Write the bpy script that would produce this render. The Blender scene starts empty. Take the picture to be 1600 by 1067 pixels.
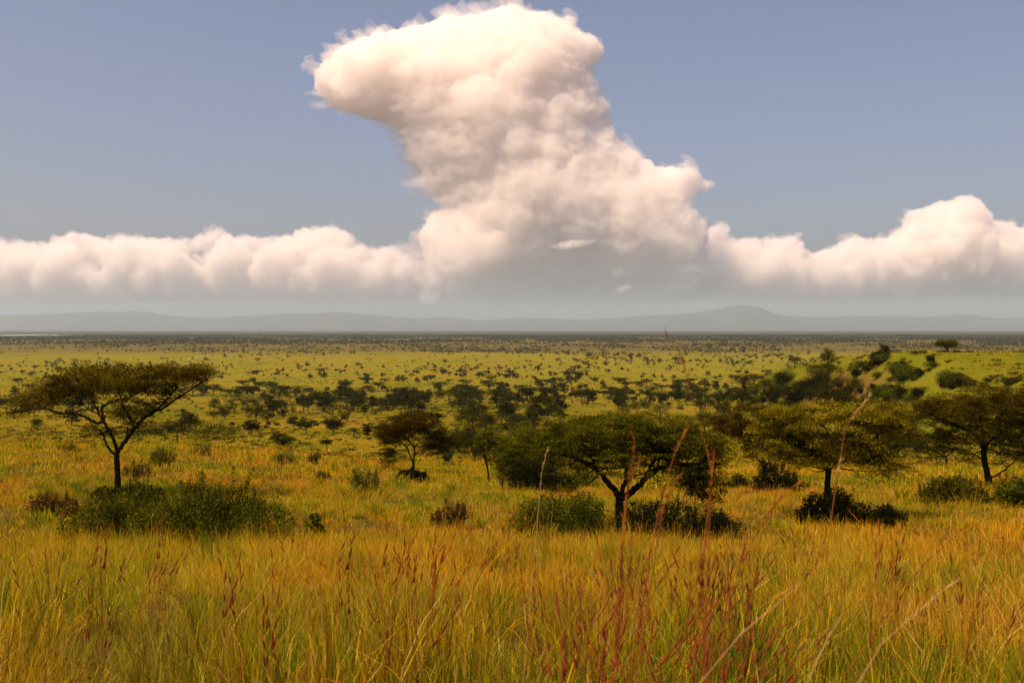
import bpy, math, random
import numpy as np
from mathutils import Vector

scene = bpy.context.scene
COL = scene.collection
R = math.radians

# ------------------------------------------------------------------ camera, sky, sun, exposure
F = 1556.0            # focal length in pixels of the 1600 px wide photograph (35 mm lens)
HORIZON = 513.0
cam_data = bpy.data.cameras.new('camera')
cam_data.lens = 35.0
cam_data.sensor_width = 36.0
cam_data.clip_start = 0.05
cam_data.clip_end = 250000.0
cam_data.dof.use_dof = True
cam_data.dof.focus_distance = 45.0
cam_data.dof.aperture_fstop = 5.0
cam = bpy.data.objects.new('camera', cam_data)
COL.objects.link(cam)
cam.location = (0, 0, 0)
cam.rotation_euler = (R(90) - math.atan((533.5 - HORIZON) / F), 0, 0)
scene.camera = cam

SUN_EL, SUN_AZ = R(58), R(-126)       # azimuth from the viewing direction, negative = left
world = bpy.data.worlds.new('World')
scene.world = world
world.use_nodes = True
wn = world.node_tree.nodes
wl = world.node_tree.links
bg = wn['Background']
sky = wn.new('ShaderNodeTexSky')
sky.sky_type = 'NISHITA'
sky.sun_disc = False
sky.sun_elevation = SUN_EL
sky.sun_rotation = SUN_AZ
sky.altitude = 900
sky.air_density = 1.0
sky.dust_density = 8.5
sky.ozone_density = 1.0
hs = wn.new('ShaderNodeHueSaturation')
hs.inputs['Saturation'].default_value = 1.02
tint = wn.new('ShaderNodeMix'); tint.data_type = 'RGBA'; tint.blend_type = 'MULTIPLY'
tint.inputs[0].default_value = 1.0
tint.inputs[7].default_value = (1.07, 0.93, 0.96, 1)
wl.new(sky.outputs[0], hs.inputs['Color'])
wl.new(hs.outputs[0], tint.inputs[6])
wl.new(tint.outputs[2], bg.inputs[0])
bg.inputs[1].default_value = 0.118

sun_data = bpy.data.lights.new('sun', 'SUN')
sun_data.energy = 5.0
sun_data.angle = R(0.5)
sun_data.color = (1.0, 0.70, 0.44)
sun = bpy.data.objects.new('sun', sun_data)
COL.objects.link(sun)
sd = Vector((math.sin(SUN_AZ) * math.cos(SUN_EL), math.cos(SUN_AZ) * math.cos(SUN_EL), math.sin(SUN_EL)))
sun.rotation_euler = sd.to_track_quat('Z', 'Y').to_euler()

scene.view_settings.view_transform = 'Standard'
scene.view_settings.look = 'None'
scene.view_settings.exposure = 0.2
scene.view_settings.gamma = 1.0
scene.render.engine = 'CYCLES'
cy = scene.cycles
cy.max_bounces = 48
cy.diffuse_bounces = 3
cy.glossy_bounces = 1
cy.transmission_bounces = 3
cy.transparent_max_bounces = 6
cy.volume_bounces = 48
cy.sample_clamp_indirect = 6.0

# ------------------------------------------------------------------ helpers
def hash2(ix, iy, seed):
    v = np.sin(ix * 127.1 + iy * 311.7 + seed * 74.7) * 43758.5453
    return v - np.floor(v)

def hash3(ix, iy, iz, seed):
    v = np.sin(ix * 127.1 + iy * 311.7 + iz * 191.9 + seed * 74.7) * 43758.5453
    return v - np.floor(v)

def vnoise2(x, y, seed=0):
    ix, iy = np.floor(x), np.floor(y)
    fx, fy = x - ix, y - iy
    fx = fx * fx * (3 - 2 * fx); fy = fy * fy * (3 - 2 * fy)
    a = hash2(ix, iy, seed); b = hash2(ix + 1, iy, seed)
    c = hash2(ix, iy + 1, seed); d = hash2(ix + 1, iy + 1, seed)
    return (a * (1 - fx) + b * fx) * (1 - fy) + (c * (1 - fx) + d * fx) * fy

def fbm2(x, y, seed=0, octv=4):
    s = 0; a = 0.5
    for k in range(octv):
        s = s + a * (vnoise2(x, y, seed + k) - 0.5)
        x = x * 2.03 + 11.3; y = y * 2.03 + 7.7; a *= 0.5
    return s

def vnoise3(p, seed=0):
    i = np.floor(p); f = p - i
    f = f * f * (3 - 2 * f)
    r = 0
    for dx in (0, 1):
        for dy in (0, 1):
            for dz in (0, 1):
                w = (f[:, 0] if dx else 1 - f[:, 0]) * (f[:, 1] if dy else 1 - f[:, 1]) * (f[:, 2] if dz else 1 - f[:, 2])
                r = r + w * hash3(i[:, 0] + dx, i[:, 1] + dy, i[:, 2] + dz, seed)
    return r

def tag(o, label=None, cat=None, group=None, kind=None):
    if label: o['label'] = label
    if cat: o['category'] = cat
    if group: o['group'] = group
    if kind: o['kind'] = kind
    return o

def empty(name, loc):
    o = bpy.data.objects.new(name, None)
    COL.objects.link(o)
    o.location = loc
    o.empty_display_size = 0.3
    return o

def np_mesh(name, verts, faces_list, mats=None, tone=None, smooth=False, mat_idx=None, col=None):
    """faces_list: list of (k,n) int arrays, all faces of one array with n corners."""
    me = bpy.data.meshes.new(name)
    verts = np.asarray(verts, dtype=np.float32)
    me.vertices.add(len(verts))
    me.vertices.foreach_set('co', verts.ravel())
    loops = np.concatenate([f.ravel() for f in faces_list]).astype(np.int32)
    tot = np.concatenate([np.full(len(f), f.shape[1], dtype=np.int32) for f in faces_list])
    start = np.concatenate([[0], np.cumsum(tot)[:-1]]).astype(np.int32)
    me.loops.add(len(loops))
    me.loops.foreach_set('vertex_index', loops)
    me.polygons.add(len(tot))
    me.polygons.foreach_set('loop_start', start)
    me.polygons.foreach_set('loop_total', tot)
    if mat_idx is not None:
        me.polygons.foreach_set('material_index', np.asarray(mat_idx, dtype=np.int32))
    if smooth:
        me.polygons.foreach_set('use_smooth', np.ones(len(tot), dtype=bool))
    if tone is not None:
        a = me.attributes.new('tone', 'FLOAT', 'POINT')
        a.data.foreach_set('value', np.asarray(tone, dtype=np.float32))
    if col is not None:
        a = me.attributes.new('tint', 'FLOAT_COLOR', 'POINT')
        c4 = np.ones((len(verts), 4), dtype=np.float32); c4[:, :3] = col
        a.data.foreach_set('color', c4.ravel())
    me.update(calc_edges=True)
    me.validate()
    for m in (mats or []):
        me.materials.append(m)
    return me

def obj(name, me, parent=None, loc=None):
    o = bpy.data.objects.new(name, me)
    COL.objects.link(o)
    if parent is not None: o.parent = parent
    if loc is not None: o.location = loc
    return o

def smooth_path(pts, n=6):
    p = np.asarray(pts, dtype=float)
    if len(p) < 3:
        t = np.linspace(0, 1, n)[:, None]
        return p[0] * (1 - t) + p[-1] * t
    q = np.vstack([2 * p[0] - p[1], p, 2 * p[-1] - p[-2]])
    out = []
    for i in range(1, len(q) - 2):
        for t in np.linspace(0, 1, n, endpoint=False):
            a, b, c, d = q[i - 1], q[i], q[i + 1], q[i + 2]
            out.append(0.5 * (2 * b + (c - a) * t + (2 * a - 5 * b + 4 * c - d) * t * t + (3 * b - a - 3 * c + d) * t ** 3))
    out.append(p[-1])
    return np.array(out)

def tube(path, rad, sides=8, rough=0.0, rng=None):
    """tapered tube along path; returns verts, quads"""
    path = np.asarray(path, dtype=float)
    n = len(path)
    rad = np.interp(np.linspace(0, 1, n), np.linspace(0, 1, len(rad)), rad)
    tan = np.gradient(path, axis=0)
    tan /= np.linalg.norm(tan, axis=1)[:, None] + 1e-9
    up = np.array([0.31, 0.87, 0.17])
    u = np.cross(tan, up); u /= np.linalg.norm(u, axis=1)[:, None] + 1e-9
    v = np.cross(tan, u)
    a = np.linspace(0, 2 * np.pi, sides, endpoint=False)
    rr = rad[:, None] * np.ones((n, sides))
    if rough and rng is not None:
        rr = rr * (1 + rough * rng.normal(0, 1, (n, sides)))
    V = path[:, None, :] + rr[..., None] * (np.cos(a)[None, :, None] * u[:, None, :] + np.sin(a)[None, :, None] * v[:, None, :])
    i = np.arange(n - 1)[:, None] * sides; j = np.arange(sides)[None, :]; j2 = (j + 1) % sides
    Q = np.stack([i + j, i + j2, i + sides + j2, i + sides + j], -1).reshape(-1, 4)
    return V.reshape(-1, 3), Q

class Acc:
    def __init__(s): s.v = []; s.f = []; s.n = 0
    def add(s, v, f):
        s.v.append(v); s.f.append(f + s.n); s.n += len(v)
    def mesh(s, name, mats, smooth=True):
        return np_mesh(name, np.vstack(s.v), [np.vstack(s.f)], mats, smooth=smooth)

def leaves(C, T, N, L, W):
    """diamond leaf faces: centres C, long directions T, normals N, lengths L, widths W"""
    T = T / (np.linalg.norm(T, axis=1)[:, None] + 1e-9)
    B = np.cross(N, T); B /= np.linalg.norm(B, axis=1)[:, None] + 1e-9
    n = len(C)
    V = np.empty((n, 4, 3))
    V[:, 0] = C - T * L[:, None] * .5
    V[:, 1] = C + B * W[:, None] * .5 + T * L[:, None] * .08
    V[:, 2] = C + T * L[:, None] * .5
    V[:, 3] = C - B * W[:, None] * .5 + T * L[:, None] * .08
    return V.reshape(-1, 3), np.arange(n * 4).reshape(-1, 4)

# ------------------------------------------------------------------ materials
def new_mat(name):
    m = bpy.data.materials.new(name); m.use_nodes = True
    nt = m.node_tree; nt.nodes.clear()
    out = nt.nodes.new('ShaderNodeOutputMaterial')
    return m, nt, out

def ramp(nt, stops):
    r = nt.nodes.new('ShaderNodeValToRGB')
    e = r.color_ramp.elements
    while len(e) > 1: e.remove(e[-1])
    e[0].position = stops[0][0]; e[0].color = (*stops[0][1], 1)
    for p, c in stops[1:]:
        x = e.new(p); x.color = (*c, 1)
    return r

def mixc(nt, fac, a, b, blend='MIX'):
    m = nt.nodes.new('ShaderNodeMix'); m.data_type = 'RGBA'; m.blend_type = blend
    for sock, val in ((m.inputs[0], fac), (m.inputs[6], a), (m.inputs[7], b)):
        if isinstance(val, bpy.types.NodeSocket): nt.links.new(val, sock)
        elif isinstance(val, (int, float)): sock.default_value = val
        else: sock.default_value = (*val, 1)
    return m.outputs[2]

def noise(nt, vec, scale, detail=4, rough=.55):
    n = nt.nodes.new('ShaderNodeTexNoise')
    n.inputs['Scale'].default_value = scale
    n.inputs['Detail'].default_value = detail
    n.inputs['Roughness'].default_value = rough
    if vec is not None: nt.links.new(vec, n.inputs['Vector'])
    return n.outputs[0]

def mapr(nt, v, a, b, c=0., d=1.):
    m = nt.nodes.new('ShaderNodeMapRange'); m.clamp = True
    m.inputs[1].default_value = a; m.inputs[2].default_value = b
    m.inputs[3].default_value = c; m.inputs[4].default_value = d
    nt.links.new(v, m.inputs[0])
    return m.outputs[0]

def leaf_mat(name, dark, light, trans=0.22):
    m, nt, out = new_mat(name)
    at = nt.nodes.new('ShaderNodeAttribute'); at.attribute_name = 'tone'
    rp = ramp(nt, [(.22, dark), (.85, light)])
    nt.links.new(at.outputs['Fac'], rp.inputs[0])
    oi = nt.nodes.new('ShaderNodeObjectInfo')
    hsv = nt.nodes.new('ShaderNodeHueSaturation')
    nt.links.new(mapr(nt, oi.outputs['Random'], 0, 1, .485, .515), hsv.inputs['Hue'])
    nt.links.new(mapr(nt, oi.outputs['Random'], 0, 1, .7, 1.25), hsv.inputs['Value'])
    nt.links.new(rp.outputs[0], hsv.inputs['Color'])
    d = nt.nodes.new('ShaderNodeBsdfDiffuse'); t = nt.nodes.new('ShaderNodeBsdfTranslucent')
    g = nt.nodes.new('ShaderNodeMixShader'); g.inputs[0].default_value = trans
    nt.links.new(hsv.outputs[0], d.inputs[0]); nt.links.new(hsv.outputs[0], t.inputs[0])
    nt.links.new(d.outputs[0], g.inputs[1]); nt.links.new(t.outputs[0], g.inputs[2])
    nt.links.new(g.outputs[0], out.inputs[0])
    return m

def bark_mat(name, dark, light):
    m, nt, out = new_mat(name)
    tc = nt.nodes.new('ShaderNodeTexCoord')
    n = noise(nt, tc.outputs['Object'], 9, 6, .7)
    rp = ramp(nt, [(.3, dark), (.75, light)])
    nt.links.new(n, rp.inputs[0])
    b = nt.nodes.new('ShaderNodeBsdfPrincipled')
    b.inputs['Roughness'].default_value = .95
    b.inputs['Specular IOR Level'].default_value = .1
    nt.links.new(rp.outputs[0], b.inputs['Base Color'])
    bp = nt.nodes.new('ShaderNodeBump'); bp.inputs['Strength'].default_value = .6; bp.inputs['Distance'].default_value = .03
    nt.links.new(n, bp.inputs['Height']); nt.links.new(bp.outputs[0], b.inputs['Normal'])
    nt.links.new(b.outputs[0], out.inputs[0])
    return m

M_BARK = bark_mat('acacia_bark', (.008, .006, .004), (.035, .026, .016))
M_LEAF_BROWN = leaf_mat('acacia_leaf_bronze', (.010, .008, .001), (.125, .088, .005))
M_LEAF_GREEN = leaf_mat('acacia_leaf_green', (.010, .012, .001), (.125, .128, .006), .3)
M_LEAF_LIGHT = leaf_mat('acacia_leaf_sunlit', (.010, .012, .001), (.48, .42, .018), .4)  # sunlit highlights painted in: bright end of the leaf colour raised
M_LEAF_PLAIN = leaf_mat('plain_tree_leaf', (.006, .008, .001), (.056, .058, .004))
M_BUSH = leaf_mat('bush_leaf', (.008, .013, .001), (.135, .150, .008))
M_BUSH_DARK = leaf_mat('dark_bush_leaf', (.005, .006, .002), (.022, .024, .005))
M_BUSH_PALE = leaf_mat('pale_bush_leaf', (.035, .040, .006), (.13, .12, .016))
M_BUSH_RUST = leaf_mat('rust_bush_leaf', (.03, .016, .004), (.15, .075, .016))

# grass: blade colour from the tuft, drifting between green and ochre over the slope
def grass_mat():
    m, nt, out = new_mat('grass_blade')
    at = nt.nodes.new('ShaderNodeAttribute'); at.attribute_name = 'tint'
    ge = nt.nodes.new('ShaderNodeNewGeometry')
    n1 = noise(nt, ge.outputs['Position'], .11, 3)
    n2 = noise(nt, ge.outputs['Position'], .55, 3)
    a = nt.nodes.new('ShaderNodeMath'); a.operation = 'ADD'
    nt.links.new(mapr(nt, n1, .3, .7, 0, .6), a.inputs[0]); nt.links.new(mapr(nt, n2, .3, .7, 0, .4), a.inputs[1])
    k = ramp(nt, [(.18, (.62, .90, .6)), (.42, (.95, 1.0, .8)), (.6, (1.1, .99, .8)), (.85, (1.2, .84, .62))])
    nt.links.new(a.outputs[0], k.inputs[0])
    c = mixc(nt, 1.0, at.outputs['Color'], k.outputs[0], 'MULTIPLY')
    d = nt.nodes.new('ShaderNodeBsdfDiffuse'); t = nt.nodes.new('ShaderNodeBsdfTranslucent')
    g = nt.nodes.new('ShaderNodeMixShader'); g.inputs[0].default_value = .45
    nt.links.new(c, d.inputs[0]); nt.links.new(c, t.inputs[0])
    nt.links.new(d.outputs[0], g.inputs[1]); nt.links.new(t.outputs[0], g.inputs[2])
    nt.links.new(g.outputs[0], out.inputs[0])
    return m
M_GRASS = grass_mat()

def ground_mat():
    m, nt, out = new_mat('savanna_ground')
    ge = nt.nodes.new('ShaderNodeNewGeometry')
    sx = nt.nodes.new('ShaderNodeSeparateXYZ'); nt.links.new(ge.outputs['Position'], sx.inputs[0])
    Y = sx.outputs[1]
    # near slope: grassy soil
    nA = noise(nt, ge.outputs['Position'], .9, 8, .7)
    nB = noise(nt, ge.outputs['Position'], .06, 4)
    near = ramp(nt, [(.30, (.03, .025, .006)), (.48, (.07, .055, .010)), (.62, (.12, .085, .016)), (.78, (.16, .10, .03))])
    mx = nt.nodes.new('ShaderNodeMath'); mx.operation = 'MULTIPLY_ADD'
    nt.links.new(nA, mx.inputs[0]); mx.inputs[1].default_value = .6
    nt.links.new(mapr(nt, nB, 0, 1, -.05, .45), mx.inputs[2])
    nt.links.new(mx.outputs[0], near.inputs[0])
    # plain: patches of green and straw grass with bare earth
    nC = noise(nt, ge.outputs['Position'], .012, 6, .62)
    nD = noise(nt, ge.outputs['Position'], .10, 6, .7)
    nE = noise(nt, ge.outputs['Position'], .0025, 3)
    ad = nt.nodes.new('ShaderNodeMath'); ad.operation = 'MULTIPLY_ADD'
    nt.links.new(nD, ad.inputs[0]); ad.inputs[1].default_value = .45
    nt.links.new(mapr(nt, nC, 0, 1, 0, .62), ad.inputs[2])
    plain = ramp(nt, [(.36, (.040, .048, .004)), (.46, (.095, .098, .006)), (.56, (.17, .135, .009)), (.66, (.20, .125, .02)), (.75, (.20, .09, .03))])
    nt.links.new(ad.outputs[0], plain.inputs[0])
    # open green meadow between about 0.9 and 2.4 km
    mead = ramp(nt, [(.35, (.075, .092, .005)), (.50, (.155, .155, .008)), (.60, (.19, .15, .012)), (.70, (.20, .125, .03))])
    nt.links.new(ad.outputs[0], mead.inputs[0])
    yw = nt.nodes.new('ShaderNodeMath'); yw.operation = 'MULTIPLY_ADD'
    nt.links.new(nE, yw.inputs[0]); yw.inputs[1].default_value = 900.; nt.links.new(Y, yw.inputs[2])
    m1 = mapr(nt, yw.outputs[0], 1000, 1500)
    m2 = mapr(nt, yw.outputs[0], 2500, 3200, 1, 0)
    mm = nt.nodes.new('ShaderNodeMath'); mm.operation = 'MULTIPLY'
    nt.links.new(m1, mm.inputs[0]); nt.links.new(m2, mm.inputs[1])
    far = ramp(nt, [(.40, (.045, .048, .010)), (.55, (.10, .085, .02)), (.68, (.18, .125, .04))])
    nt.links.new(ad.outputs[0], far.inputs[0])
    nF = nt.nodes.new('ShaderNodeMapping'); nF.inputs['Scale'].default_value = (.0030, .0065, 0)
    nt.links.new(ge.outputs['Position'], nF.inputs['Vector'])
    brown = mapr(nt, noise(nt, nF.outputs[0], 1.0, 4, .6), .53, .66)
    vfar = ramp(nt, [(.42, (.028, .036, .014)), (.62, (.06, .06, .022))])
    nt.links.new(ad.outputs[0], vfar.inputs[0])
    c = mixc(nt, mapr(nt, Y, 70, 150), near.outputs[0], plain.outputs[0])
    c = mixc(nt, mapr(nt, yw.outputs[0], 2300, 3000), c, far.outputs[0])
    c = mixc(nt, mm.outputs[0], c, mead.outputs[0])
    bw = nt.nodes.new('ShaderNodeMath'); bw.operation = 'MULTIPLY'
    nt.links.new(brown, bw.inputs[0]); nt.links.new(mapr(nt, Y, 300, 700, 0, .55), bw.inputs[1])
    c = mixc(nt, bw.outputs[0], c, (.19, .13, .020))
    c = mixc(nt, mapr(nt, Y, 5200, 8500), c, vfar.outputs[0])
    spg = ramp(nt, [(.40, (.065, .082, .005)), (.55, (.12, .125, .007)), (.70, (.16, .13, .012))])
    nt.links.new(ad.outputs[0], spg.inputs[0])
    s1 = nt.nodes.new('ShaderNodeMath'); s1.operation = 'MULTIPLY'; s2 = nt.nodes.new('ShaderNodeMath'); s2.operation = 'MULTIPLY'
    nt.links.new(mapr(nt, sx.outputs[0], 72, 84), s1.inputs[0]); nt.links.new(mapr(nt, Y, 130, 160), s1.inputs[1])
    nt.links.new(s1.outputs[0], s2.inputs[0]); nt.links.new(mapr(nt, Y, 400, 440, 1, 0), s2.inputs[1])
    c = mixc(nt, s2.outputs[0], c, spg.outputs[0])
    nz = nt.nodes.new('ShaderNodeSeparateXYZ'); nt.links.new(ge.outputs['Normal'], nz.inputs[0])
    st = nt.nodes.new('ShaderNodeMath'); st.operation = 'MULTIPLY_ADD'      # bare earth on steep banks
    nt.links.new(nD, st.inputs[0]); st.inputs[1].default_value = .22; nt.links.new(nz.outputs[2], st.inputs[2])
    c = mixc(nt, mapr(nt, st.outputs[0], .74, .86, 1, 0), c, (.13, .075, .02))
    b = nt.nodes.new('ShaderNodeBsdfDiffuse')
    nt.links.new(c, b.inputs[0])
    bp = nt.nodes.new('ShaderNodeBump'); bp.inputs['Strength'].default_value = .5; bp.inputs['Distance'].default_value = .25
    nt.links.new(nA, bp.inputs['Height']); nt.links.new(bp.outputs[0], b.inputs['Normal'])
    nt.links.new(b.outputs[0], out.inputs[0])
    return m
M_GROUND = ground_mat()

def simple_mat(name, c1, c2, scale, rough=.9, bump=.4, dist=.05):
    m, nt, out = new_mat(name)
    tc = nt.nodes.new('ShaderNodeTexCoord')
    n = noise(nt, tc.outputs['Object'], scale, 6, .65)
    rp = ramp(nt, [(.32, c1), (.7, c2)])
    nt.links.new(n, rp.inputs[0])
    b = nt.nodes.new('ShaderNodeBsdfPrincipled'); b.inputs['Roughness'].default_value = rough
    b.inputs['Specular IOR Level'].default_value = .15
    nt.links.new(rp.outputs[0], b.inputs['Base Color'])
    bp = nt.nodes.new('ShaderNodeBump'); bp.inputs['Strength'].default_value = bump; bp.inputs['Distance'].default_value = dist
    nt.links.new(n, bp.inputs['Height']); nt.links.new(bp.outputs[0], b.inputs['Normal'])
    nt.links.new(b.outputs[0], out.inputs[0])
    return m
M_MOUND = simple_mat('termite_earth_shaded', (.0025, .002, .0015), (.009, .0065, .004), 3.0, rough=1., bump=.6, dist=.06)  # earth coloured near black to stand in for the crown's shade
M_MOUND.node_tree.nodes['Principled BSDF'].inputs['Specular IOR Level'].default_value = 0.
M_TRACK = simple_mat('track_dust', (.36, .28, .17), (.50, .40, .26), .05)
M_WATER = simple_mat('lake_water', (.75, .76, .77), (.8, .81, .82), .002, rough=.25, bump=.05)  # pale base colour paints in the sky mirrored by the water
M_HILL = simple_mat('hill_scrub', (.015, .026, .018), (.055, .060, .035), .0011, bump=.1)
M_STEM = simple_mat('rust_stem', (.16, .045, .006), (.34, .12, .014), 6.)
M_HEAD = simple_mat('rust_seed_head', (.10, .020, .004), (.26, .065, .010), 20.)
M_STRAW = simple_mat('straw_stem', (.30, .18, .05), (.52, .35, .13), 6.)

# ------------------------------------------------------------------ terrain
COLS = [-100, 250, 450, 650, 850, 1000, 1200, 1400, 1700]
def near_pts(mid):
    return [(.4, -1.70), (1.5, -1.80), (3, -2.0), (7, -2.58), (13, -3.65), (27, -5.9)] + mid
def far_pts():
    return [(300, 665), (400, 645), (600, 622), (900, 598), (1550, 570), (2300, 553), (3300, 540), (5000, 531), (7500, 525), (16000, 518.6), (45000, 515.0)]
MID = {
    -100: [(46, 776), (70, 728), (100, 694), (130, 694), (200, 688)],
    250: [(46, 778), (70, 730), (100, 697), (130, 700), (200, 690)],
    450: [(46, 782), (70, 738), (95, 710), (130, 712), (200, 690)],
    650: [(46, 786), (70, 752), (85, 737), (100, 732), (130, 722), (200, 692)],
    850: [(32, 834), (46, 790), (60, 769), (75, 765), (100, 742), (130, 722), (200, 692)],
    1000: [(32, 834), (46, 790), (60, 769), (75, 763), (100, 740), (130, 722), (200, 692)],
    1200: [(38, 810), (60, 763), (85, 737), (110, 734), (150, 712), (200, 692)],
    1400: [(38, 812), (60, 763), (85, 737), (110, 733), (150, 712), (200, 692)],
    1700: [(38, 812), (60, 763), (85, 740), (110, 733), (150, 712), (200, 692)],
}
LOGD = np.linspace(math.log(.4), math.log(45000), 420)
def build_table():
    T = []
    ker = np.exp(-np.linspace(-2, 2, 13) ** 2); ker /= ker.sum()
    for c in COLS:
        pts = near_pts([(d, -(py - HORIZON) / F * d) for d, py in MID[c]]) + [(d, -(py - HORIZON) / F * d) for d, py in far_pts()]
        ld = np.log([p[0] for p in pts]); s = np.array([p[1] / p[0] for p in pts])
        v = np.interp(LOGD, ld, s)
        v = np.convolve(np.pad(v, 6, mode='edge'), ker, 'valid')
        T.append(v)
    T = np.array(T)
    xs = np.arange(COLS[0], COLS[-1] + 1, 20.)
    out = np.array([np.interp(xs, COLS, T[:, k]) for k in range(T.shape[1])]).T
    k2 = np.exp(-np.linspace(-2, 2, 9) ** 2); k2 /= k2.sum()
    pad = np.pad(out, ((4, 4), (0, 0)), mode='edge')
    out = np.array([np.convolve(pad[:, k], k2, 'valid') for k in range(out.shape[1])]).T
    return xs, out
TX, TAB = build_table()

def sstep(a, b, x):
    t = np.clip((x - a) / (b - a), 0, 1)
    return t * t * (3 - 2 * t)

def H(x, y):
    """ground height"""
    x = np.asarray(x, dtype=float); y = np.asarray(y, dtype=float)
    r = np.hypot(x, y)
    az = np.clip(np.arctan2(x, y), -.6, .6)
    d = np.clip(r * np.cos(az), .4, 44900)
    u = np.clip(800 + F * np.tan(az), TX[0], TX[-1] - 1e-3)
    fu = (u - TX[0]) / 20.; iu = np.floor(fu).astype(int); iu = np.clip(iu, 0, len(TX) - 2); fu = fu - iu
    fl = (np.log(d) - LOGD[0]) / (LOGD[1] - LOGD[0]); il = np.clip(np.floor(fl).astype(int), 0, len(LOGD) - 2); fl = fl - il
    s = (TAB[iu, il] * (1 - fu) + TAB[iu + 1, il] * fu) * (1 - fl) + (TAB[iu, il + 1] * (1 - fu) + TAB[iu + 1, il + 1] * fu) * fl
    z = s * d
    # the grassy spur on the right
    edge = 84 + 10 * fbm2(y * .03, y * 0, 5, 3) * 2 - .045 * (y - 250)
    hx = sstep(-13, 13, x - edge)
    hy = sstep(120, 205, y) * .64 + sstep(195, 252, y) * .36
    hy = hy * (1 - sstep(300, 430, y))
    z = z + 20.6 * hx * hy * (x > 0)
    amp = np.where(d < 100, .10 + .002 * d, np.clip(.3 + (d - 100) * .0018, .3, 2.2))
    lam = np.where(d < 100, .25, .03)
    z = z + amp * fbm2(x * .22, y * .22, 1, 3) * (d < 140) + np.where(d >= 60, sstep(60, 200, d) * np.clip(.5 + d * .0016, 0, 2.2) * 2 * fbm2(x * .012, y * .012, 2, 4), 0)
    return z

_PX = np.arange(-120, 1721, 10.)
def _inv_tables():
    D = np.exp(np.linspace(math.log(3), math.log(12000), 1400))
    X = (_PX[:, None] - 800) / F * D[None, :]
    Z = H(X, np.repeat(D[None, :], len(_PX), 0))
    PY = HORIZON - F * Z / D[None, :]
    return D, PY
_D, _PY = _inv_tables()
def ground_at(px, py):
    """first visible ground point at a picture position -> (x, y, z)"""
    k = int(np.clip(round((px + 120) / 10), 0, len(_PX) - 1))
    row = _PY[k]
    i = int(np.argmax(row <= py))
    if i == 0: i = len(_D) - 1
    d = _D[i]
    x = (px - 800) / F * d
    return x, d, float(H(x, d))

def ground_sheet():
    front = np.linspace(-.68, .68, 420)
    back = np.linspace(.68, 2 * np.pi - .68, 70)[1:-1]
    az = np.concatenate([front, back])
    rr = np.concatenate([[.3], np.exp(np.linspace(math.log(.6), math.log(57000), 530))])
    A, RR = np.meshgrid(az, rr)
    X = RR * np.sin(A); Y = RR * np.cos(A)
    Z = H(X, Y)
    na, nr = len(az), len(rr)
    V = np.stack([X, Y, Z], -1).reshape(-1, 3)
    i = np.arange(nr - 1)[:, None] * na; j = np.arange(na)[None, :]; j2 = (j + 1) % na
    Q = np.stack([i + j, i + na + j, i + na + j2, i + j2], -1).reshape(-1, 4)
    V = np.vstack([V, [[0, 0, float(H(0., .01))]]])
    c = len(V) - 1
    T = np.stack([np.full(na, c), np.arange(na), (np.arange(na) + 1) % na], -1)
    me = np_mesh('ground', V, [Q, T], [M_GROUND], smooth=True)
    return tag(obj('ground', me), 'grassy slope falling to a wide yellow green savanna plain', 'ground', kind='structure')
ground_sheet()

# lake: a thin bright strip far out on the left
def strip(name, pts, width, mat, dz, label, cat):
    p = np.asarray(pts, float)
    pth = smooth_path(np.c_[p, np.zeros(len(p))], 8)[:, :2]
    tan = np.gradient(pth, axis=0); tan /= np.linalg.norm(tan, axis=1)[:, None]
    nrm = np.c_[-tan[:, 1], tan[:, 0]]
    w = np.interp(np.linspace(0, 1, len(pth)), np.linspace(0, 1, len(width)), width)[:, None]
    ks = np.linspace(-1, 1, 5)
    rows = [pth + nrm * w * k for k in ks]
    V = np.stack(rows, 1)
    Z = H(V[..., 0], V[..., 1]) + dz
    V = np.dstack([V, Z]).reshape(-1, 3)
    n = len(pth)
    i = np.arange(n - 1)[:, None] * 5; j = np.arange(4)[None, :]
    Q = np.stack([i + j, i + 5 + j, i + 5 + j + 1, i + j + 1], -1).reshape(-1, 4)
    return tag(obj(name, np_mesh(name, V, [Q], [mat], smooth=True)), label, cat, kind='structure')
def lk(px, d): return ((px - 800) / F * d, d)
strip('lake', [lk(-180, 8300), lk(-60, 8250), lk(40, 8200), lk(106, 8200)], [420, 460, 400, 120], M_WATER, 2.5, 'thin pale strip of lake water at the far left of the plain', 'lake')
strip('dirt_track', [lk(282, 1820), lk(292, 1900), lk(306, 1990), lk(318, 2120), lk(331, 2210)], [1.5, 2, 2, 1.6, 1.2], M_TRACK, .9, 'pale dirt track winding across the far plain', 'track')

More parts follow.
